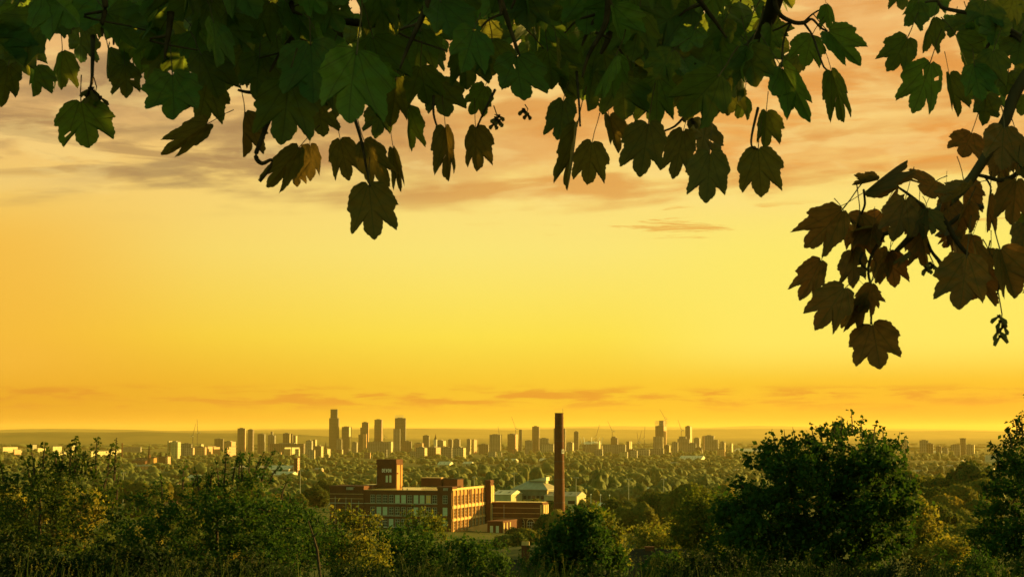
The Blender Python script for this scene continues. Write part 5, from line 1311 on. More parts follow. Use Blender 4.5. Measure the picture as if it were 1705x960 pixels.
# right edge
d = 38; b, e = env_px(d, [(1700, 860, 66, 90), (1730, 780, 70, 90), (1690, 790, 32, 55), (1660, 890, 46, 60), (1780, 760, 90, 110), (1740, 920, 130, 60), (1830, 840, 110, 110)], 0, 1.8)
grow('edge_tree', 'dark leafy tree cut by the right picture edge', 'tree', b, e, 16, 560, 36, 0.092, 'leaf_dark', 0.1, trunk_r=0.14, tone_mu=0.4,
     sprigs=spr(d, b, [(1702, 730, 684, 0, 60), (1692, 735, 698, -2, 50), (1680, 745, 712, -6, 50), (1665, 760, 735, -10, 50), (1660, 780, 758, -12, 50), (1655, 800, 785, -10, 40), (1650, 820, 806, -8, 40)], 9))
d = 52; b, e = env_px(d, [(60, 850, 60, 40), (120, 845, 50, 40), (10, 845, 40, 36), (90, 880, 70, 40), (150, 850, 40, 30)], 0)
grow('golden_bush', 'blazing golden bush glimpsed through the stems of the tall twiggy bush', 'bush', b, e, 17, 260, 36, 0.11, 'leaf_sungold', 0.13, trunk_r=0.05, tone_mu=0.95)
for i, (x, y, hh) in enumerate([(14.5, 29, 7.0), (20, 34, 8.5), (26.5, 43, 9.0), (13.0, 23, 6.0), (11.5, 12.0, 5.6), (15.5, 16.5, 6.2), (9.5, 8.5, 5.2)]):  # unseen trees, placed and sized to shade grass, bushes and boughs
    e = [(0, 0, hh * 0.6, 2.6, 2.6, hh * 0.4), (1.5, 1.0, hh * 0.5, 2.2, 2.2, hh * 0.35), (-1.4, -0.6, hh * 0.45, 2.0, 2.0, hh * 0.35)]
    grow('shade_tree', 'unseen dense dark tree placed at the right for its shade', 'tree', (x, y, ground(x, y)), e, 60 + i, 320, 34, 0.2, 'leaf_dark', 0.2, trunk_r=0.15, group='unseen shade trees at the right')
# dark undergrowth along the foot of the picture
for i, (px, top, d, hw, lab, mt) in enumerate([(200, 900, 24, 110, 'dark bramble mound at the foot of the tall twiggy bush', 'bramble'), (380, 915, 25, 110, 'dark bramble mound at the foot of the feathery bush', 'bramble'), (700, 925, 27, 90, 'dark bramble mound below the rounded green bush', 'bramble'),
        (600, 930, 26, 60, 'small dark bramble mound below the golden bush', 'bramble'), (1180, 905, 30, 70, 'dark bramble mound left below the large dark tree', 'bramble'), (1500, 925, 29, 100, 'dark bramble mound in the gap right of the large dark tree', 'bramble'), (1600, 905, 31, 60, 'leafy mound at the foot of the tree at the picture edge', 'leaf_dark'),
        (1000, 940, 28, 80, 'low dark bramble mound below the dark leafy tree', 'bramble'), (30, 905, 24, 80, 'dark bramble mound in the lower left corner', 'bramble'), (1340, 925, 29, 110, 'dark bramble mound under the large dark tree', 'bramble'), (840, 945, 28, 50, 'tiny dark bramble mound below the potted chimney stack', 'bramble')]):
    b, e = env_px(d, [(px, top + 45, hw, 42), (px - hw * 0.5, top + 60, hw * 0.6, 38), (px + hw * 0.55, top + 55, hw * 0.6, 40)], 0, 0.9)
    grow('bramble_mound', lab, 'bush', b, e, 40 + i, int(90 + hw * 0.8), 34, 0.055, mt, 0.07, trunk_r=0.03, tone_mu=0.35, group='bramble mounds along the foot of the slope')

# leaning dead stick
d = 23.5; a, b = P(536, 985, d), P(513, 866, d)
t_ = thing('leaning_stick', 'dark bare leaning stick standing in the grass below the golden bush', 'stick', (a.x, d, ground(a.x, d)))
o = Vector((a.x, d, ground(a.x, d)))
mb = MB().mat(M['twig']); q1 = P(528, 915, d); q2 = P(522, 893, d)
mb.tube([(0, 0, -0.1), a - o, q1 - o, q2 - o, P(517, 878, d) - o, b - o], [0.022, 0.02, 0.02, 0.014, 0.01, 0.006], 7); mb.build('stem', t_)
MB().mat(M['twig']).tube([q2 - o, P(530, 884, d) - o], [0.012, 0.006], 5).build('side_twig', t_)

# long grass along the crest
def build_grass():
    r = np.random.default_rng(8)
    n = 5200
    y = r.uniform(10.5, 23.5, n); x = r.uniform(-0.31, 0.31, n) * y
    cl = np.sin(x * 2.1 + 1.0) * np.sin(y * 1.7 + x) + 0.6 * np.sin(x * 5.3) + r.normal(size=n) * 0.5
    hgt = np.clip(0.20 + 0.12 * cl + r.exponential(0.07, n), 0.06, 0.62)
    gx = x / y * F + 852.5
    z = ground_np(x, y)
    lean = r.normal(size=(n, 2)) * 0.22 * hgt[:, None] + np.array([0.05, 0.0])
    w_ = 0.004 + 0.004 * r.random(n)
    ang = r.random(n) * math.pi; dx = np.cos(ang) * w_; dy = np.sin(ang) * w_
    base = np.stack([x, y, z - 0.02], -1)
    mid = base + np.stack([lean[:, 0] * 0.35, lean[:, 1] * 0.35, hgt * 0.55], -1)
    tip = base + np.stack([lean[:, 0], lean[:, 1], hgt], -1)
    off = np.stack([dx, dy, np.zeros(n)], -1)
    v = np.stack([base - off, base + off, mid + off * 0.8, mid - off * 0.8, tip + off * 0.12, tip - off * 0.12], 1).reshape(-1, 3)
    i = np.arange(n)[:, None] * 6
    f = np.concatenate([i + np.array([[0, 1, 2, 3]]), i + np.array([[3, 2, 4, 5]])])
    tone = np.clip(r.normal(0.4, 0.2, n), 0, 1)
    # seed heads on the tall ones
    tall = np.where(hgt > 0.42)[0]; hp, hn = [], []
    for t_ in tall:
        for q in range(9):
            u = 0.82 + 0.02 * q; hp.append(base[t_] + (tip[t_] - base[t_]) * u + r.normal(size=3) * 0.006); hn.append(r.normal(size=3))
    hv, hf = quads_leaves(np.array(hp), np.array(hn), np.full(len(hp), 0.022), r, 0.5)
    me = raw_mesh('grass', np.vstack([v, hv]), np.vstack([f, hf + len(v)]), [M['grass']])
    set_tone(me, np.concatenate([tone, tone, np.full(len(hf), 0.85)]))
    tag(obj('grass', me), kind='stuff')
build_grass()

# ------------------------------------------------------------------ sycamore boughs hanging into the view
HALF = [(0, 0.05), (0.06, -0.01), (0.16, -0.03), (0.28, 0.0), (0.38, 0.08), (0.46, 0.18), (0.52, 0.30), (0.56, 0.42), (0.50, 0.45), (0.47, 0.50), (0.49, 0.62), (0.505, 0.74), (0.475, 0.88), (0.40, 0.80), (0.31, 0.73), (0.21, 0.665), (0.215, 0.77), (0.17, 0.87), (0.08, 0.94), (0, 1.0)]
def leaf_mesh(seed, fold=0.25, curl=0.12, side=0.0, holes=0, wave=0.03, narrow=1.0):
    r2 = random.Random(seed)
    def half(sg):
        sc_ = r2.uniform(0.9, 1.08)
        pts = [(sg * x * sc_ * (1 + r2.uniform(-0.05, 0.05)), y + (r2.uniform(-0.02, 0.02) if 0 < i < len(HALF) - 1 else 0)) for i, (x, y) in enumerate(HALF)]
        out = [pts[0]]
        for i in range(len(pts) - 1):
            a, b = pts[i], pts[i + 1]; L = math.hypot(b[0] - a[0], b[1] - a[1]); n = max(1, round(L / 0.045))
            nx, ny = (b[1] - a[1]) / L, -(b[0] - a[0]) / L
            if nx * ((a[0] + b[0]) / 2) + ny * ((a[1] + b[1]) / 2 - 0.42) < 0: nx, ny = -nx, -ny
            for k in range(1, n + 1):
                t = k / n; p = (a[0] + (b[0] - a[0]) * t, a[1] + (b[1] - a[1]) * t)
                if k < n and i > 2: j = (0.011 if k % 2 else -0.007) * r2.uniform(0.6, 1.4); p = (p[0] + nx * j, p[1] + ny * j)
                out.append(p)
        return out
    ri, le = half(1), half(-1)
    ring = ri + le[-2:0:-1]                # base .. right .. tip .. left
    ts = (0.3, 0.55, 0.78, 1.0); c = (0.0, 0.42)
    flat = [c]
    for t in ts: flat += [(c[0] + (x - c[0]) * t, c[1] + (y - c[1]) * t) for x, y in ring]
    n = len(ring); ph = r2.random() * 6; f = []
    for k in range(n): f.append((0, 1 + k, 1 + (k + 1) % n))
    for q in range(len(ts) - 1):
        a0, b0 = 1 + q * n, 1 + (q + 1) * n
        for k in range(n): f.append((a0 + k, b0 + k, b0 + (k + 1) % n, a0 + (k + 1) % n))
    for _ in range(holes):
        k = r2.randrange(n, 3 * n); f[k] = None
        if r2.random() < 0.5 and k + 1 < len(f): f[k + 1] = None
    f = [q for q in f if q]
    v = []
    for x, y in flat:
        X_, N_ = x * narrow, 0.0
        fa = fold + (side if x > 0 else 0.0)
        X_, N_ = X_ * math.cos(fa), -abs(X_) * math.sin(fa)
        rr = math.hypot(x, y - 0.42)
        N_ += -curl * y * y + wave * math.sin(7 * math.atan2(x, y - 0.4) + ph) * rr * 1.6 - 0.10 * max(0, rr - 0.35) ** 1.5 * 3
        Y_ = y - 0.10 * curl * y * y * y
        v.append((X_, N_, -Y_))
    mi = [0] * len(f); uv = [(x, y) for x, y in flat]
    # stalk, rising from the base and bending away
    st = MB(); L = r2.uniform(0.45, 0.8); bx = r2.uniform(-0.15, 0.15)
    st.tube([(0, -0.02, -0.06), (bx * 0.25, 0.03, L * 0.3), (bx * 0.7, 0.08, L * 0.7), (bx, 0.16, L)], [0.013, 0.011, 0.011, 0.014], 5)
    m0 = len(v); v += st.v; f += [tuple(i + m0 for i in q) for q in st.f]; mi += [1] * len(st.f); uv += [(0, 0)] * len(st.v)
    me = raw_mesh('leaf', v, f, [M['syc'], M['stalk']], True, mi)
    ul = me.uv_layers.new(name='UVMap')
    ul.data.foreach_set('uv', np.array([uv[l.vertex_index] for l in me.loops], dtype=np.float32).ravel())
    return me
LEAF = {'flat': [leaf_mesh(1, 0.12, 0.08, holes=1), leaf_mesh(2, 0.2, 0.14), leaf_mesh(3, 0.28, 0.1, holes=2), leaf_mesh(4, 0.16, 0.2), leaf_mesh(5, 0.34, 0.16), leaf_mesh(6, 0.1, 0.12, holes=1, wave=0.05), leaf_mesh(7, 0.24, -0.06), leaf_mesh(17, 0.3, 0.22, wave=0.05)],
        'fold': [leaf_mesh(8, 0.35, 0.1, side=0.75), leaf_mesh(9, 0.3, 0.18, side=0.9, holes=1), leaf_mesh(10, 0.55, 0.2, side=0.4)],
        'shut': [leaf_mesh(11, 1.12, 0.16), leaf_mesh(12, 1.2, 0.1, side=0.15), leaf_mesh(13, 1.0, 0.3, side=0.25)]}

LEAF_B, LEAF_O = {}, {}
for kk_, ms in LEAF.items():
    LEAF_B[kk_], LEAF_O[kk_] = [], []
    for m_ in ms:
        c_ = m_.copy(); c_.materials[0] = M['syc_backlit']; LEAF_B[kk_].append(c_)
        c_ = m_.copy(); c_.materials[0] = M['syc_backlit_olive']; LEAF_O[kk_].append(c_)
def leaf_matrix(B, T, width, roll, back=False):
    """base point, tip point, width in metres, roll about the midrib"""
    t = (T - B); L = t.length; t.normalize()
    vdir = (Vector((0, 0, EYE)) - B).normalized()
    s = t.cross(vdir).normalized(); nrm = s.cross(t).normalized()
    q = Matrix.Rotation(roll, 3, t); s = q @ s; nrm = q @ nrm
    m = Matrix.Identity(4)
    for i in range(3):
        m[i][0] = s[i] * width; m[i][1] = -nrm[i] * (L + width) * 0.5 * (-1 if back else 1); m[i][2] = -t[i] * L; m[i][3] = B[i]
    return m
lr = random.Random(77)
def put_leaf(par, bx, by, tx, ty, wpx, d, kind='flat', roll=None, tilt=None, brown=False):
    """one leaf as a part: base and tip in photo pixels, apparent width, distance"""
    L = math.hypot(tx - bx, ty - by) / F * d
    B = P(bx, by, d); T = P(tx, ty, d + (lr.uniform(-0.55, 0.55) * L if tilt is None else tilt * L))
    wd = wpx / F * d / 1.1
    if kind == 'fold': wd *= 1.25
    if kind == 'shut': wd *= 2.3
    if kind == 'flat' and roll is None and lr.random() < 0.28: kind = 'fold'; wd *= 1.2
    o = bpy.data.objects.new('leaf', lr.choice((LEAF_O if brown == 2 else LEAF_B if brown else LEAF)[kind])); COL.objects.link(o)
    o.parent = par; o.matrix_world = Matrix.Translation(-Vector(par.location)) @ leaf_matrix(B, T, wd, lr.uniform(-0.5, 0.5) if roll is None else roll)
    return o

def leaves_mesh(par, items, name='foliage'):
    """the leaves one cannot tell apart, as one part"""
    V, Fa, MI, UV, TN = [], [], [], [], []; n = 0
    cache = {}
    for me, mtx, tone in items:
        if me.name not in cache:
            co = np.empty(len(me.vertices) * 3, np.float32); me.vertices.foreach_get('co', co)
            fs = [tuple(p.vertices) for p in me.polygons]; mi = [p.material_index for p in me.polygons]
            uv = np.empty(len(me.loops) * 2, np.float32); me.uv_layers[0].data.foreach_get('uv', uv)
            cache[me.name] = (co.reshape(-1, 3), fs, mi, uv)
        co, fs, mi, uv = cache[me.name]
        A = np.array(mtx)
        V.append(co @ A[:3, :3].T + A[:3, 3]); Fa += [tuple(i + n for i in q) for q in fs]; MI += mi; UV.append(uv); TN += [tone] * len(fs); n += len(co)
    me = raw_mesh(name, [tuple(p) for p in np.vstack(V) - np.array(par.location)], Fa, [M['syc'], M['stalk']], True, MI)
    ul = me.uv_layers.new(name='UVMap'); ul.data.foreach_set('uv', np.concatenate(UV)); set_tone(me, TN)
    return tag(obj(name, me, par), kind='stuff')

def px_tube(mb, par, pts, rads):
    mb.tube([P(x, y, d) - Vector(par.location) for x, y, d in pts], rads, 7)
def smooth_pts(pts, rads, n=4):
    """catmull-rom through the knots"""
    out, ro = [], []
    for i in range(len(pts) - 1):
        p0, p1, p2, p3 = pts[max(i - 1, 0)], pts[i], pts[i + 1], pts[min(i + 2, len(pts) - 1)]
        for k in range(n):
            t = k / n
            out.append(tuple(0.5 * (2 * b + (c - a) * t + (2 * a - 5 * b + 4 * c - d) * t * t + (3 * b - a - 3 * c + d) * t ** 3) for a, b, c, d in zip(p0, p1, p2, p3)))
            ro.append(rads[i] + (rads[i + 1] - rads[i]) * t)
    return out + [pts[-1]], ro + [rads[-1]]
def twig(par, name, pts, rads, mt='twig'):
    mb = MB().mat(M[mt]); p, r_ = smooth_pts(pts, rads); px_tube(mb, par, p, r_); return mb.build(name, par, smooth=True)

def samara(par, x, y, d, hang, n, size, rs):
    """hanging bunch of winged seeds"""
    r3 = random.Random(rs); mb = MB().mat(M['stalk']); top = P(x, y, d) - Vector(par.location)
    ln = hang / F * d; end = top + Vector((0.004, 0, -ln)); mb.tube([top, (top + end) / 2 + Vector((0.006, 0, 0)), end], 0.0016, 5)
    for i in range(n):
        c = top + (end - top) * (0.55 + 0.45 * i / max(n - 1, 1)) + Vector((r3.uniform(-1, 1) * 0.012, r3.uniform(-1, 1) * 0.012, 0))
        mb.mat(M['stalk']); mb.tube([top + (end - top) * (0.5 + 0.4 * i / n), c], 0.0012, 4)
        for sg in (-1, 1):
            a = r3.uniform(0.35, 0.9) * sg; u = Vector((math.sin(a), r3.uniform(-0.5, 0.5), -math.cos(a))).normalized(); s = u.cross(Vector((0, 1, 0))).normalized()
            mb.mat(M['samara']); L = size * r3.uniform(0.85, 1.15)
            q = [c, c + u * L * 0.25 + s * 0.0045 * sg, c + u * L * 0.7 + s * 0.008 * sg, c + u * L + s * 0.004 * sg, c + u * L * 0.95 - s * 0.003 * sg, c + u * L * 0.3 - s * 0.002 * sg]
            th = Vector((0, 0.0007, 0))
            mb.add([p + th for p in q] + [p - th for p in q], [tuple(range(6)), tuple(reversed(range(6, 12)))] + [(k, (k + 1) % 6, 6 + (k + 1) % 6, 6 + k) for k in range(6)])
            mb.mat(M['stalk']); mb.tube([c + Vector((0, 0, 0.004)), c - Vector((0, 0, 0.004))], 0.005, 6)
    return mb.build('seed_cluster', par)

# the broad canopy
can = thing('sycamore_tree', 'dark green sycamore canopy hanging across the top of the view, full of lobed leaves', 'tree', (-5.2, 1.4, 0))
H1 = [  # base x, y, tip x, y, width, distance, kind, roll
    (134, 166, 150, 246, 96, 4.6, 'flat', 0.1), (60, 108, 52, 165, 62, 4.9, 'flat', None), (104, 84, 98, 146, 56, 5.0, 'fold', None), (208, 108, 213, 165, 62, 4.7, 'flat', None), (287, 122, 292, 217, 104, 4.3, 'flat', 0.05),
    (345, 132, 332, 207, 86, 4.6, 'flat', None), (348, 205, 268, 262, 48, 4.5, 'fold', 0.4), (408, 184, 400, 264, 66, 4.5, 'flat', None), (14, 108, 4, 184, 56, 4.6, 'fold', None), (255, 88, 246, 140, 62, 5.0, 'flat', None),
    (480, 132, 474, 240, 118, 4.2, 'flat', None), (500, 243, 448, 312, 56, 4.5, 'fold', 0.3), (516, 240, 522, 303, 46, 4.7, 'flat', 0.5), (566, 230, 578, 299, 54, 4.6, 'flat', None), (492, 272, 494, 312, 34, 4.8, 'flat', None),
    (606, 234, 648, 311, 64, 4.5, 'flat', 0.4), (654, 244, 672, 318, 24, 4.6, 'shut', 0.2), (614, 305, 624, 403, 88, 4.4, 'flat', 0.0), (742, 209, 754, 304, 40, 4.5, 'fold', 0.6), (791, 209, 796, 286, 60, 4.6, 'flat', None),
    (680, 176, 678, 249, 48, 4.7, 'flat', None), (728, 132, 744, 201, 74, 4.7, 'flat', None), (808, 142, 776, 190, 56, 4.9, 'flat', None), (594, 84, 572, 210, 128, 4.0, 'flat', None), (660, 130, 652, 214, 70, 4.8, 'fold', None),
    (700, 110, 712, 176, 76, 4.6, 'flat', None), (636, 170, 626, 236, 58, 4.9, 'flat', None), (432, 92, 420, 178, 92, 4.5, 'flat', None), (530, 170, 536, 232, 70, 4.8, 'flat', None), (860, 92, 868, 176, 104, 4.4, 'flat', None),
    (938, 166, 932, 245, 58, 4.6, 'flat', 0.3), (962, 205, 949, 319, 40, 4.4, 'shut', 0.4), (986, 234, 978, 309, 66, 4.6, 'flat', None), (1014, 192, 1030, 259, 44, 4.8, 'fold', None), (1080, 203, 1068, 301, 82, 4.4, 'flat', 0.2),
    (1138, 216, 1122, 307, 58, 4.6, 'flat', 0.2), (1176, 204, 1164, 262, 78, 4.9, 'flat', None), (1182, 252, 1177, 348, 70, 4.3, 'flat', 0.1), (1276, 184, 1272, 248, 54, 4.7, 'fold', None), (1262, 245, 1268, 329, 82, 4.4, 'flat', 0.0),
    (1302, 112, 1362, 211, 62, 4.5, 'fold', 0.3), (1246, 76, 1262, 152, 82, 4.5, 'flat', None), (1352, 58, 1338, 112, 70, 4.8, 'flat', None), (1378, 52, 1436, 112, 66, 4.5, 'fold', 0.1), (1384, 114, 1410, 201, 44, 4.5, 'fold', 0.5),
    (1284, 43, 1282, 97, 44, 4.8, 'fold', None), (1376, 6, 1386, 46, 34, 4.8, 'fold', None), (1036, 130, 1040, 200, 96, 4.5, 'flat', None), (1096, 128, 1090, 214, 88, 4.5, 'flat', None), (1160, 118, 1150, 200, 84, 4.5, 'flat', None),
    (988, 118, 976, 190, 80, 4.7, 'flat', None), (1210, 130, 1214, 192, 76, 4.6, 'flat', None), (912, 82, 922, 150, 80, 4.7, 'flat', None), (1240, 160, 1232, 196, 50, 5.0, 'flat', None), (180, 78, 172, 136, 74, 4.8, 'flat', None),
    (372, 84, 380, 150, 74, 4.8, 'flat', None), (820, 66, 812, 132, 84, 4.6, 'flat', None), (772, 76, 780, 150, 90, 4.6, 'flat', None), (30, 62, 22, 128, 70, 4.8, 'flat', None), (138, 46, 128, 110, 70, 4.9, 'flat', None),
    (548, 96, 520, 186, 96, 4.3, 'flat', None), (620, 60, 640, 150, 100, 4.4, 'flat', None), (1330, 92, 1306, 128, 44, 5.0, 'flat', None), (1128, 60, 1136, 140, 90, 4.5, 'flat', None), (1000, 60, 1010, 132, 84, 4.7, 'flat', None),
    (310, 60, 300, 134, 80, 4.7, 'flat', None), (230, 50, 236, 118, 74, 4.8, 'flat', None), (460, 60, 470, 130, 82, 4.6, 'flat', None), (700, 50, 690, 120, 84, 4.7, 'flat', None), (1196, 60, 1204, 136, 84, 4.6, 'flat', None),
]
for bx, by, tx, ty, wpx, d, kind, roll in H1: put_leaf(can, bx, by, tx, ty, wpx, d, kind, roll, None, 2 if ty > 255 else False)
EDGE = [(-80, 120), (0, 118), (60, 104), (150, 100), (230, 112), (300, 140), (400, 150), (470, 190), (540, 205), (640, 200), (700, 165), (760, 140), (800, 128), (860, 130), (930, 165), (1000, 185), (1060, 200), (1180, 195), (1230, 160), (1270, 120), (1290, 60), (1310, 20), (1330, -20), (1400, -60)]
ex = [p[0] for p in EDGE]; ey = [p[1] for p in EDGE]
items = []
fr = random.Random(12)
def infill(x, y, d, sz=1.0, lay=None):
    wpx = fr.uniform(46, 102) * sz * 4.7 / d; L = wpx * fr.uniform(0.85, 1.1)
    a = fr.gauss(0, 0.55); tx, ty = x + L * math.sin(a), y + L * math.cos(a)
    kind = fr.choices(['flat', 'fold', 'shut'], [6, 3, 1.2])[0]
    me = fr.choice(LEAF[kind]); B = P(x, y, d); T = P(tx, ty, d + fr.uniform(-0.06, 0.06))
    wd = wpx / F * d * (1.9 if kind == 'shut' else 1.15 if kind == 'fold' else 1.0)
    items.append((me, leaf_matrix(B, T, wd, fr.gauss(0, 0.7)), fr.random()))
for gx in range(-100, 1340, 31):
    lim = np.interp(gx, ex, ey)
    y = -170.0
    while y < lim - 62:
        for _ in range(2 if fr.random() < 0.4 else 1): infill(gx + fr.uniform(-22, 22), y + fr.uniform(-16, 16), fr.uniform(4.2, 6.6))
        y += 31
for gx in range(-100, 1340, 44):        # a far layer high up, brighter against the sky
    lim = np.interp(gx, ex, ey)
    y = -170.0
    while y < lim - 90:
        infill(gx + fr.uniform(-26, 26), y + fr.uniform(-20, 20), fr.uniform(6.8, 9.5), 1.15); y += 46
leaves_mesh(can, items)
# limbs and twigs
twig(can, 'limb', [(1420, -560, 3.2), (1330, -160, 4.3), (1268, 58, 4.9), (1180, 98, 4.9), (1100, 88, 5.0), (1030, 66, 5.1)], [0.05, 0.03, 0.019, 0.015, 0.012, 0.008], 'bark')
twig(can, 'limb', [(300, -600, 3.4), (420, -200, 4.4), (560, 30, 4.6), (520, 100, 4.6), (478, 142, 4.5)], [0.05, 0.03, 0.015, 0.011, 0.008], 'bark')
twig(can, 'branch', [(478, 142, 4.5), (452, 190, 4.45), (434, 236, 4.45), (426, 260, 4.45), (436, 272, 4.45), (452, 266, 4.45), (448, 282, 4.45), (432, 302, 4.45)], [0.009, 0.007, 0.006, 0.006, 0.0055, 0.004, 0.004, 0.005])
twig(can, 'branch', [(480, 140, 4.5), (444, 152, 4.5), (416, 154, 4.5), (396, 150, 4.5)], [0.007, 0.006, 0.005, 0.003])
twig(can, 'branch', [(560, 30, 4.6), (620, 40, 4.6), (690, 20, 4.7)], [0.012, 0.010, 0.006])
twig(can, 'branch', [(1120, -120, 4.6), (1112, 40, 4.6), (1108, 110, 4.6), (1104, 150, 4.6)], [0.014, 0.010, 0.007, 0.004])
twig(can, 'branch', [(1030, -120, 4.5), (1020, 10, 4.5), (1014, 60, 4.5), (1000, 90, 4.5)], [0.015, 0.012, 0.009, 0.004])
twig(can, 'branch', [(1100, 128, 4.9), (1140, 160, 4.8), (1180, 162, 4.8), (1220, 150, 4.8)], [0.007, 0.006, 0.006, 0.004])
twig(can, 'branch', [(1288, -30, 4.7), (1294, 18, 4.7), (1318, 36, 4.7), (1338, 38, 4.7), (1352, 32, 4.7), (1366, 46, 4.7), (1378, 52, 4.7)], [0.008, 0.0065, 0.006, 0.006, 0.0035, 0.003, 0.003])
twig(can, 'twig', [(1338, 38, 4.7), (1352, 58, 4.7), (1362, 86, 4.65), (1372, 112, 4.6), (1384, 120, 4.6)], [0.0035, 0.003, 0.003, 0.0025, 0.0025])
twig(can, 'twig', [(1318, 36, 4.7), (1310, 52, 4.7), (1304, 72, 4.7), (1302, 110, 4.6)], [0.0035, 0.003, 0.003, 0.0025])
twig(can, 'twig', [(1318, 36, 4.7), (1300, 46, 4.7), (1286, 52, 4.7)], [0.003, 0.0025, 0.0025])
twig(can, 'twig', [(1362, 18, 4.75), (1350, 26, 4.7), (1340, 36, 4.7)], [0.0025, 0.0025, 0.003])
twig(can, 'twig', [(590, 196, 4.6), (602, 236, 4.5), (610, 280, 4.45), (616, 310, 4.4)], [0.005, 0.004, 0.003, 0.0025])
twig(can, 'twig', [(722, 160, 4.6), (722, 190, 4.55), (728, 212, 4.5)], [0.004, 0.003, 0.0025])
twig(can, 'twig', [(824, 150, 4.7), (808, 182, 4.6), (794, 212, 4.6)], [0.004, 0.003, 0.0025])
twig(can, 'twig', [(1262, 180, 4.6), (1252, 224, 4.5), (1252, 244, 4.4), (1262, 248, 4.4)], [0.004, 0.003, 0.0025, 0.0025])
twig(can, 'twig', [(1150, 180, 4.6), (1124, 210, 4.55), (1090, 222, 4.5), (1076, 222, 4.5)], [0.004, 0.003, 0.0025, 0.002])
twig(can, 'twig', [(960, 120, 4.6), (964, 170, 4.5), (966, 210, 4.45)], [0.004, 0.003, 0.0025])
twig(can, 'twig', [(155, 60, 4.7), (154, 110, 4.65), (152, 140, 4.6), (142, 168, 4.6)], [0.007, 0.005, 0.004, 0.003])
for q in range(16):
    x0 = fr.uniform(0, 1260); y0 = fr.uniform(-120, 20); dx = fr.uniform(-90, 90); dy = fr.uniform(70, 150); dd = fr.uniform(4.15, 4.5)
    y1 = min(y0 + dy, float(np.interp(x0 + dx, ex, ey)) - 30)
    twig(can, 'branch', [(x0, y0, dd), (x0 + dx * 0.4 + fr.uniform(-14, 14), y0 + (y1 - y0) * 0.4, dd), (x0 + dx * 0.75, y0 + (y1 - y0) * 0.75, dd), (x0 + dx, y1, dd)], [0.010, 0.0075, 0.005, 0.0025])
    twig(can, 'twig', [(x0 + dx * 0.5, y0 + (y1 - y0) * 0.5, dd), (x0 + dx * 0.5 - fr.choice((-1, 1)) * 30, y0 + (y1 - y0) * 0.6, dd), (x0 + dx * 0.5 - fr.choice((-1, 1)) * 50, y0 + (y1 - y0) * 0.8, dd)], [0.004, 0.003, 0.002])
samara(can, 156, 128, 4.6, 34, 6, 0.030, 1); samara(can, 822, 176, 4.6, 30, 4, 0.020, 2); samara(can, 874, 174, 4.7, 16, 3, 0.016, 3); samara(can, 1146, 186, 4.7, 20, 4, 0.020, 4); samara(can, 108, 20, 4.8, 26, 4, 0.022, 5)
# trunk, left of and behind the viewer
mb = MB().mat(M['bark']); B0 = Vector(can.location)
mb.tube([Vector(p) - B0 for p in [(-5.2, 1.4, -0.2), (-5.1, 1.5, 1.2), (-4.7, 1.8, 3.0), (-3.6, 2.4, 4.6), tuple(P(300, -600, 3.4))]], [0.34, 0.27, 0.22, 0.14, 0.05], 12)
mb.tube([Vector(p) - B0 for p in [(-4.7, 1.8, 3.0), (-2.6, 1.9, 4.7), (0.2, 2.3, 4.6), tuple(P(1420, -560, 3.2))]], [0.18, 0.13, 0.08, 0.05], 10)
mb.build('trunk', can, smooth=True)

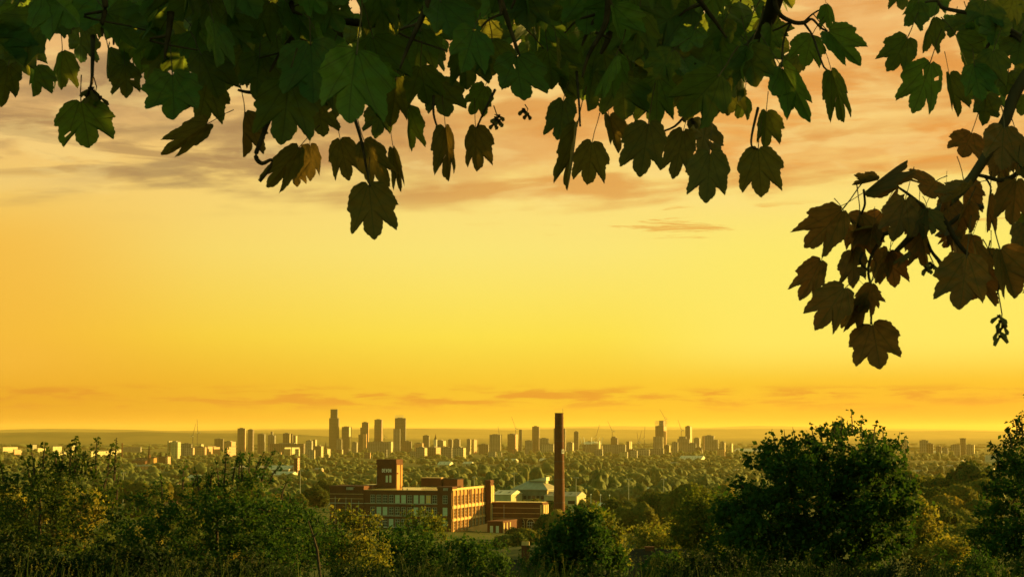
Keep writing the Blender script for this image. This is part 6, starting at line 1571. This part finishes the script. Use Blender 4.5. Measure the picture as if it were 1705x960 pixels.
# the drooping bough at the right
bgh = thing('sycamore_tree', 'sycamore bough drooping down the right side of the view with brownish backlit hanging leaves', 'tree', (4.6, 2.2, 0))
H2 = [
    (1560, 300, 1540, 326, 92, 4.5, 'flat', None), (1404, 348, 1344, 414, 86, 4.3, 'fold', 0.2), (1432, 356, 1418, 436, 74, 4.5, 'fold', None), (1508, 330, 1486, 412, 66, 4.4, 'flat', None), (1420, 416, 1424, 484, 58, 4.5, 'flat', None),
    (1482, 418, 1490, 479, 62, 4.6, 'flat', None), (1368, 432, 1336, 500, 56, 4.4, 'flat', None), (1408, 478, 1356, 549, 80, 4.3, 'flat', None), (1438, 488, 1398, 560, 30, 4.4, 'shut', None), (1446, 487, 1438, 556, 30, 4.4, 'shut', None),
    (1452, 538, 1468, 619, 90, 4.4, 'flat', 0.1), (1610, 424, 1600, 522, 98, 4.2, 'flat', 0.15), (1664, 412, 1688, 496, 96, 4.3, 'flat', None), (1692, 298, 1686, 372, 68, 4.4, 'flat', None), (1648, 322, 1642, 386, 30, 4.5, 'shut', None),
    (1528, 386, 1550, 452, 46, 4.6, 'fold', None), (1704, 372, 1702, 432, 50, 4.4, 'flat', None), (1470, 352, 1446, 408, 56, 4.6, 'flat', None), (1540, 345, 1510, 400, 56, 4.5, 'flat', None), (1576, 330, 1590, 392, 52, 4.6, 'flat', None),
    (1604, 296, 1600, 360, 60, 4.6, 'flat', None), (1620, 390, 1602, 432, 46, 4.7, 'flat', None), (1438, 320, 1506, 262, 17, 4.4, 'shut', 1.0), (1462, 300, 1418, 312, 18, 4.4, 'shut', 0.8), (1468, 352, 1490, 312, 20, 4.5, 'shut', 0.5),
    (1530, 2, 1498, 46, 60, 4.6, 'fold', None), (1556, 28, 1530, 86, 50, 4.6, 'fold', None), (1512, 62, 1478, 124, 68, 4.5, 'fold', 0.2), (1550, 102, 1524, 188, 84, 4.4, 'flat', None), (1590, 56, 1606, 112, 72, 4.6, 'flat', None),
    (1580, 122, 1594, 197, 46, 4.6, 'flat', None), (1622, 108, 1630, 174, 66, 4.5, 'flat', None), (1654, 84, 1646, 152, 66, 4.5, 'flat', None), (1642, 158, 1634, 221, 58, 4.6, 'flat', None), (1592, 32, 1586, 70, 46, 4.8, 'fold', None),
    (1618, 220, 1600, 262, 70, 4.6, 'flat', None), (1672, 210, 1664, 286, 88, 4.4, 'flat', None), (1702, 156, 1700, 192, 48, 4.5, 'flat', None), (1660, 36, 1652, 88, 66, 4.6, 'flat', None), (1640, 0, 1634, 56, 72, 4.6, 'flat', None),
    (1700, 60, 1692, 116, 60, 4.6, 'flat', None), (1620, 20, 1600, 60, 50, 4.7, 'flat', None), (1694, 232, 1700, 300, 70, 4.5, 'flat', None), (1680, 120, 1676, 170, 60, 4.7, 'flat', None), (1560, -20, 1552, 34, 60, 4.7, 'flat', None),
    (1600, 150, 1612, 180, 36, 4.8, 'fold', None), (1690, -10, 1676, 40, 66, 4.7, 'flat', None), (1500, -30, 1506, 20, 50, 4.8, 'flat', None), (1586, 386, 1572, 412, 36, 4.7, 'fold', None), (1650, 412, 1640, 450, 56, 4.4, 'flat', None),
]
for bx, by, tx, ty, wpx, d, kind, roll in H2: put_leaf(bgh, bx, by, tx, ty, wpx, d, kind, roll, None, ty > 300 or (tx > 1400 and ty > 255))
cr = random.Random(31)
CL = [(1600, 322), (1548, 366), (1500, 408), (1470, 386), (1430, 366), (1452, 430), (1448, 470), (1600, 400), (1640, 436), (1680, 300), (1640, 296), (1576, 350), (1520, 340), (1660, 250), (1690, 400), (1446, 510)]
for q in range(30):
    cx_, cy_ = CL[q % len(CL)]; x_ = cx_ + cr.uniform(-26, 26); y_ = cy_ + cr.uniform(-14, 16); L_ = cr.uniform(34, 66); a_ = cr.gauss(-0.15, 0.55)
    put_leaf(bgh, x_, y_, x_ + L_ * math.sin(a_), y_ + L_ * math.cos(a_), L_ * cr.uniform(0.45, 0.95), cr.uniform(4.3, 4.8), cr.choice(['flat', 'fold', 'fold', 'shut']), cr.gauss(0, 0.6), None, True)
items = []
for _ in range(46):
    x = fr.uniform(1600, 1800); y = fr.uniform(-180, 190)
    if x < 1640 and y > 120: continue
    infill(x, y, fr.uniform(4.6, 6.0), 0.8)
for _ in range(30): infill(fr.uniform(1730, 1850), fr.uniform(150, 480), fr.uniform(4.4, 5.2), 0.9)
for _ in range(14): infill(fr.uniform(1520, 1680), fr.uniform(-190, -60), fr.uniform(4.6, 5.6), 0.9)
leaves_mesh(bgh, items)
twig(bgh, 'limb', [(2050, -360, 4.2), (1860, -60, 4.4), (1706, 130, 4.5), (1676, 196, 4.5), (1640, 262, 4.5), (1600, 318, 4.5), (1548, 362, 4.5), (1510, 400, 4.5), (1492, 418, 4.5)], [0.05, 0.03, 0.016, 0.014, 0.013, 0.012, 0.010, 0.008, 0.006], 'bark')
twig(bgh, 'branch', [(1560, 352, 4.5), (1580, 378, 4.5), (1596, 406, 4.5), (1622, 430, 4.5), (1660, 440, 4.5)], [0.008, 0.007, 0.006, 0.005, 0.004])
twig(bgh, 'branch', [(1580, 374, 4.5), (1600, 358, 4.5), (1612, 350, 4.5), (1636, 344, 4.5), (1612, 338, 4.55)], [0.006, 0.0055, 0.005, 0.0045, 0.003])
twig(bgh, 'branch', [(1760, 240, 4.4), (1706, 280, 4.5), (1672, 300, 4.5), (1640, 294, 4.5), (1622, 290, 4.5)], [0.008, 0.007, 0.006, 0.005, 0.004])
twig(bgh, 'branch', [(1700, 62, 4.6), (1660, 40, 4.6), (1620, 24, 4.6), (1572, 14, 4.6), (1560, 2, 4.6), (1540, 4, 4.6)], [0.008, 0.007, 0.006, 0.005, 0.004, 0.0025])
twig(bgh, 'branch', [(1740, 130, 4.6), (1690, 60, 4.6), (1650, 70, 4.6), (1638, 96, 4.6)], [0.010, 0.007, 0.005, 0.003])
twig(bgh, 'branch', [(1540, 362, 4.5), (1490, 384, 4.5), (1454, 392, 4.5), (1432, 378, 4.5), (1410, 362, 4.5)], [0.007, 0.006, 0.005, 0.004, 0.003])
twig(bgh, 'branch', [(1470, 392, 4.5), (1450, 428, 4.5), (1446, 456, 4.45), (1452, 486, 4.4), (1450, 540, 4.4)], [0.005, 0.004, 0.0035, 0.003, 0.0025])
twig(bgh, 'twig', [(1446, 450, 4.45), (1432, 436, 4.4), (1436, 420, 4.4)], [0.003, 0.003, 0.0025])
twig(bgh, 'twig', [(1540, 346, 4.5), (1516, 326, 4.5), (1496, 312, 4.5), (1480, 300, 4.5)], [0.005, 0.004, 0.003, 0.0025])
twig(bgh, 'twig', [(1540, 388, 4.5), (1550, 416, 4.5), (1562, 432, 4.5), (1570, 444, 4.5)], [0.004, 0.004, 0.005, 0.007])
twig(bgh, 'twig', [(1438, 316, 4.4), (1440, 340, 4.45), (1434, 356, 4.5)], [0.003, 0.003, 0.003])
twig(bgh, 'twig', [(1640, 294, 4.5), (1650, 312, 4.5), (1648, 326, 4.5)], [0.003, 0.0025, 0.0025])
twig(bgh, 'twig', [(1660, 430, 4.4), (1664, 470, 4.35), (1660, 490, 4.35)], [0.003, 0.0025, 0.002])
samara(bgh, 1662, 486, 4.35, 74, 5, 0.026, 11); samara(bgh, 1548, 425, 4.5, 24, 4, 0.018, 12)
mb = MB().mat(M['bark']); B0 = Vector(bgh.location)
mb.tube([Vector(p) - B0 for p in [(4.6, 2.2, -0.2), (4.6, 2.3, 1.5), (4.3, 2.8, 3.0), (3.2, 3.6, 3.6), tuple(P(2050, -360, 4.2))]], [0.26, 0.2, 0.15, 0.08, 0.05], 12)
mb.build('trunk', bgh, smooth=True)
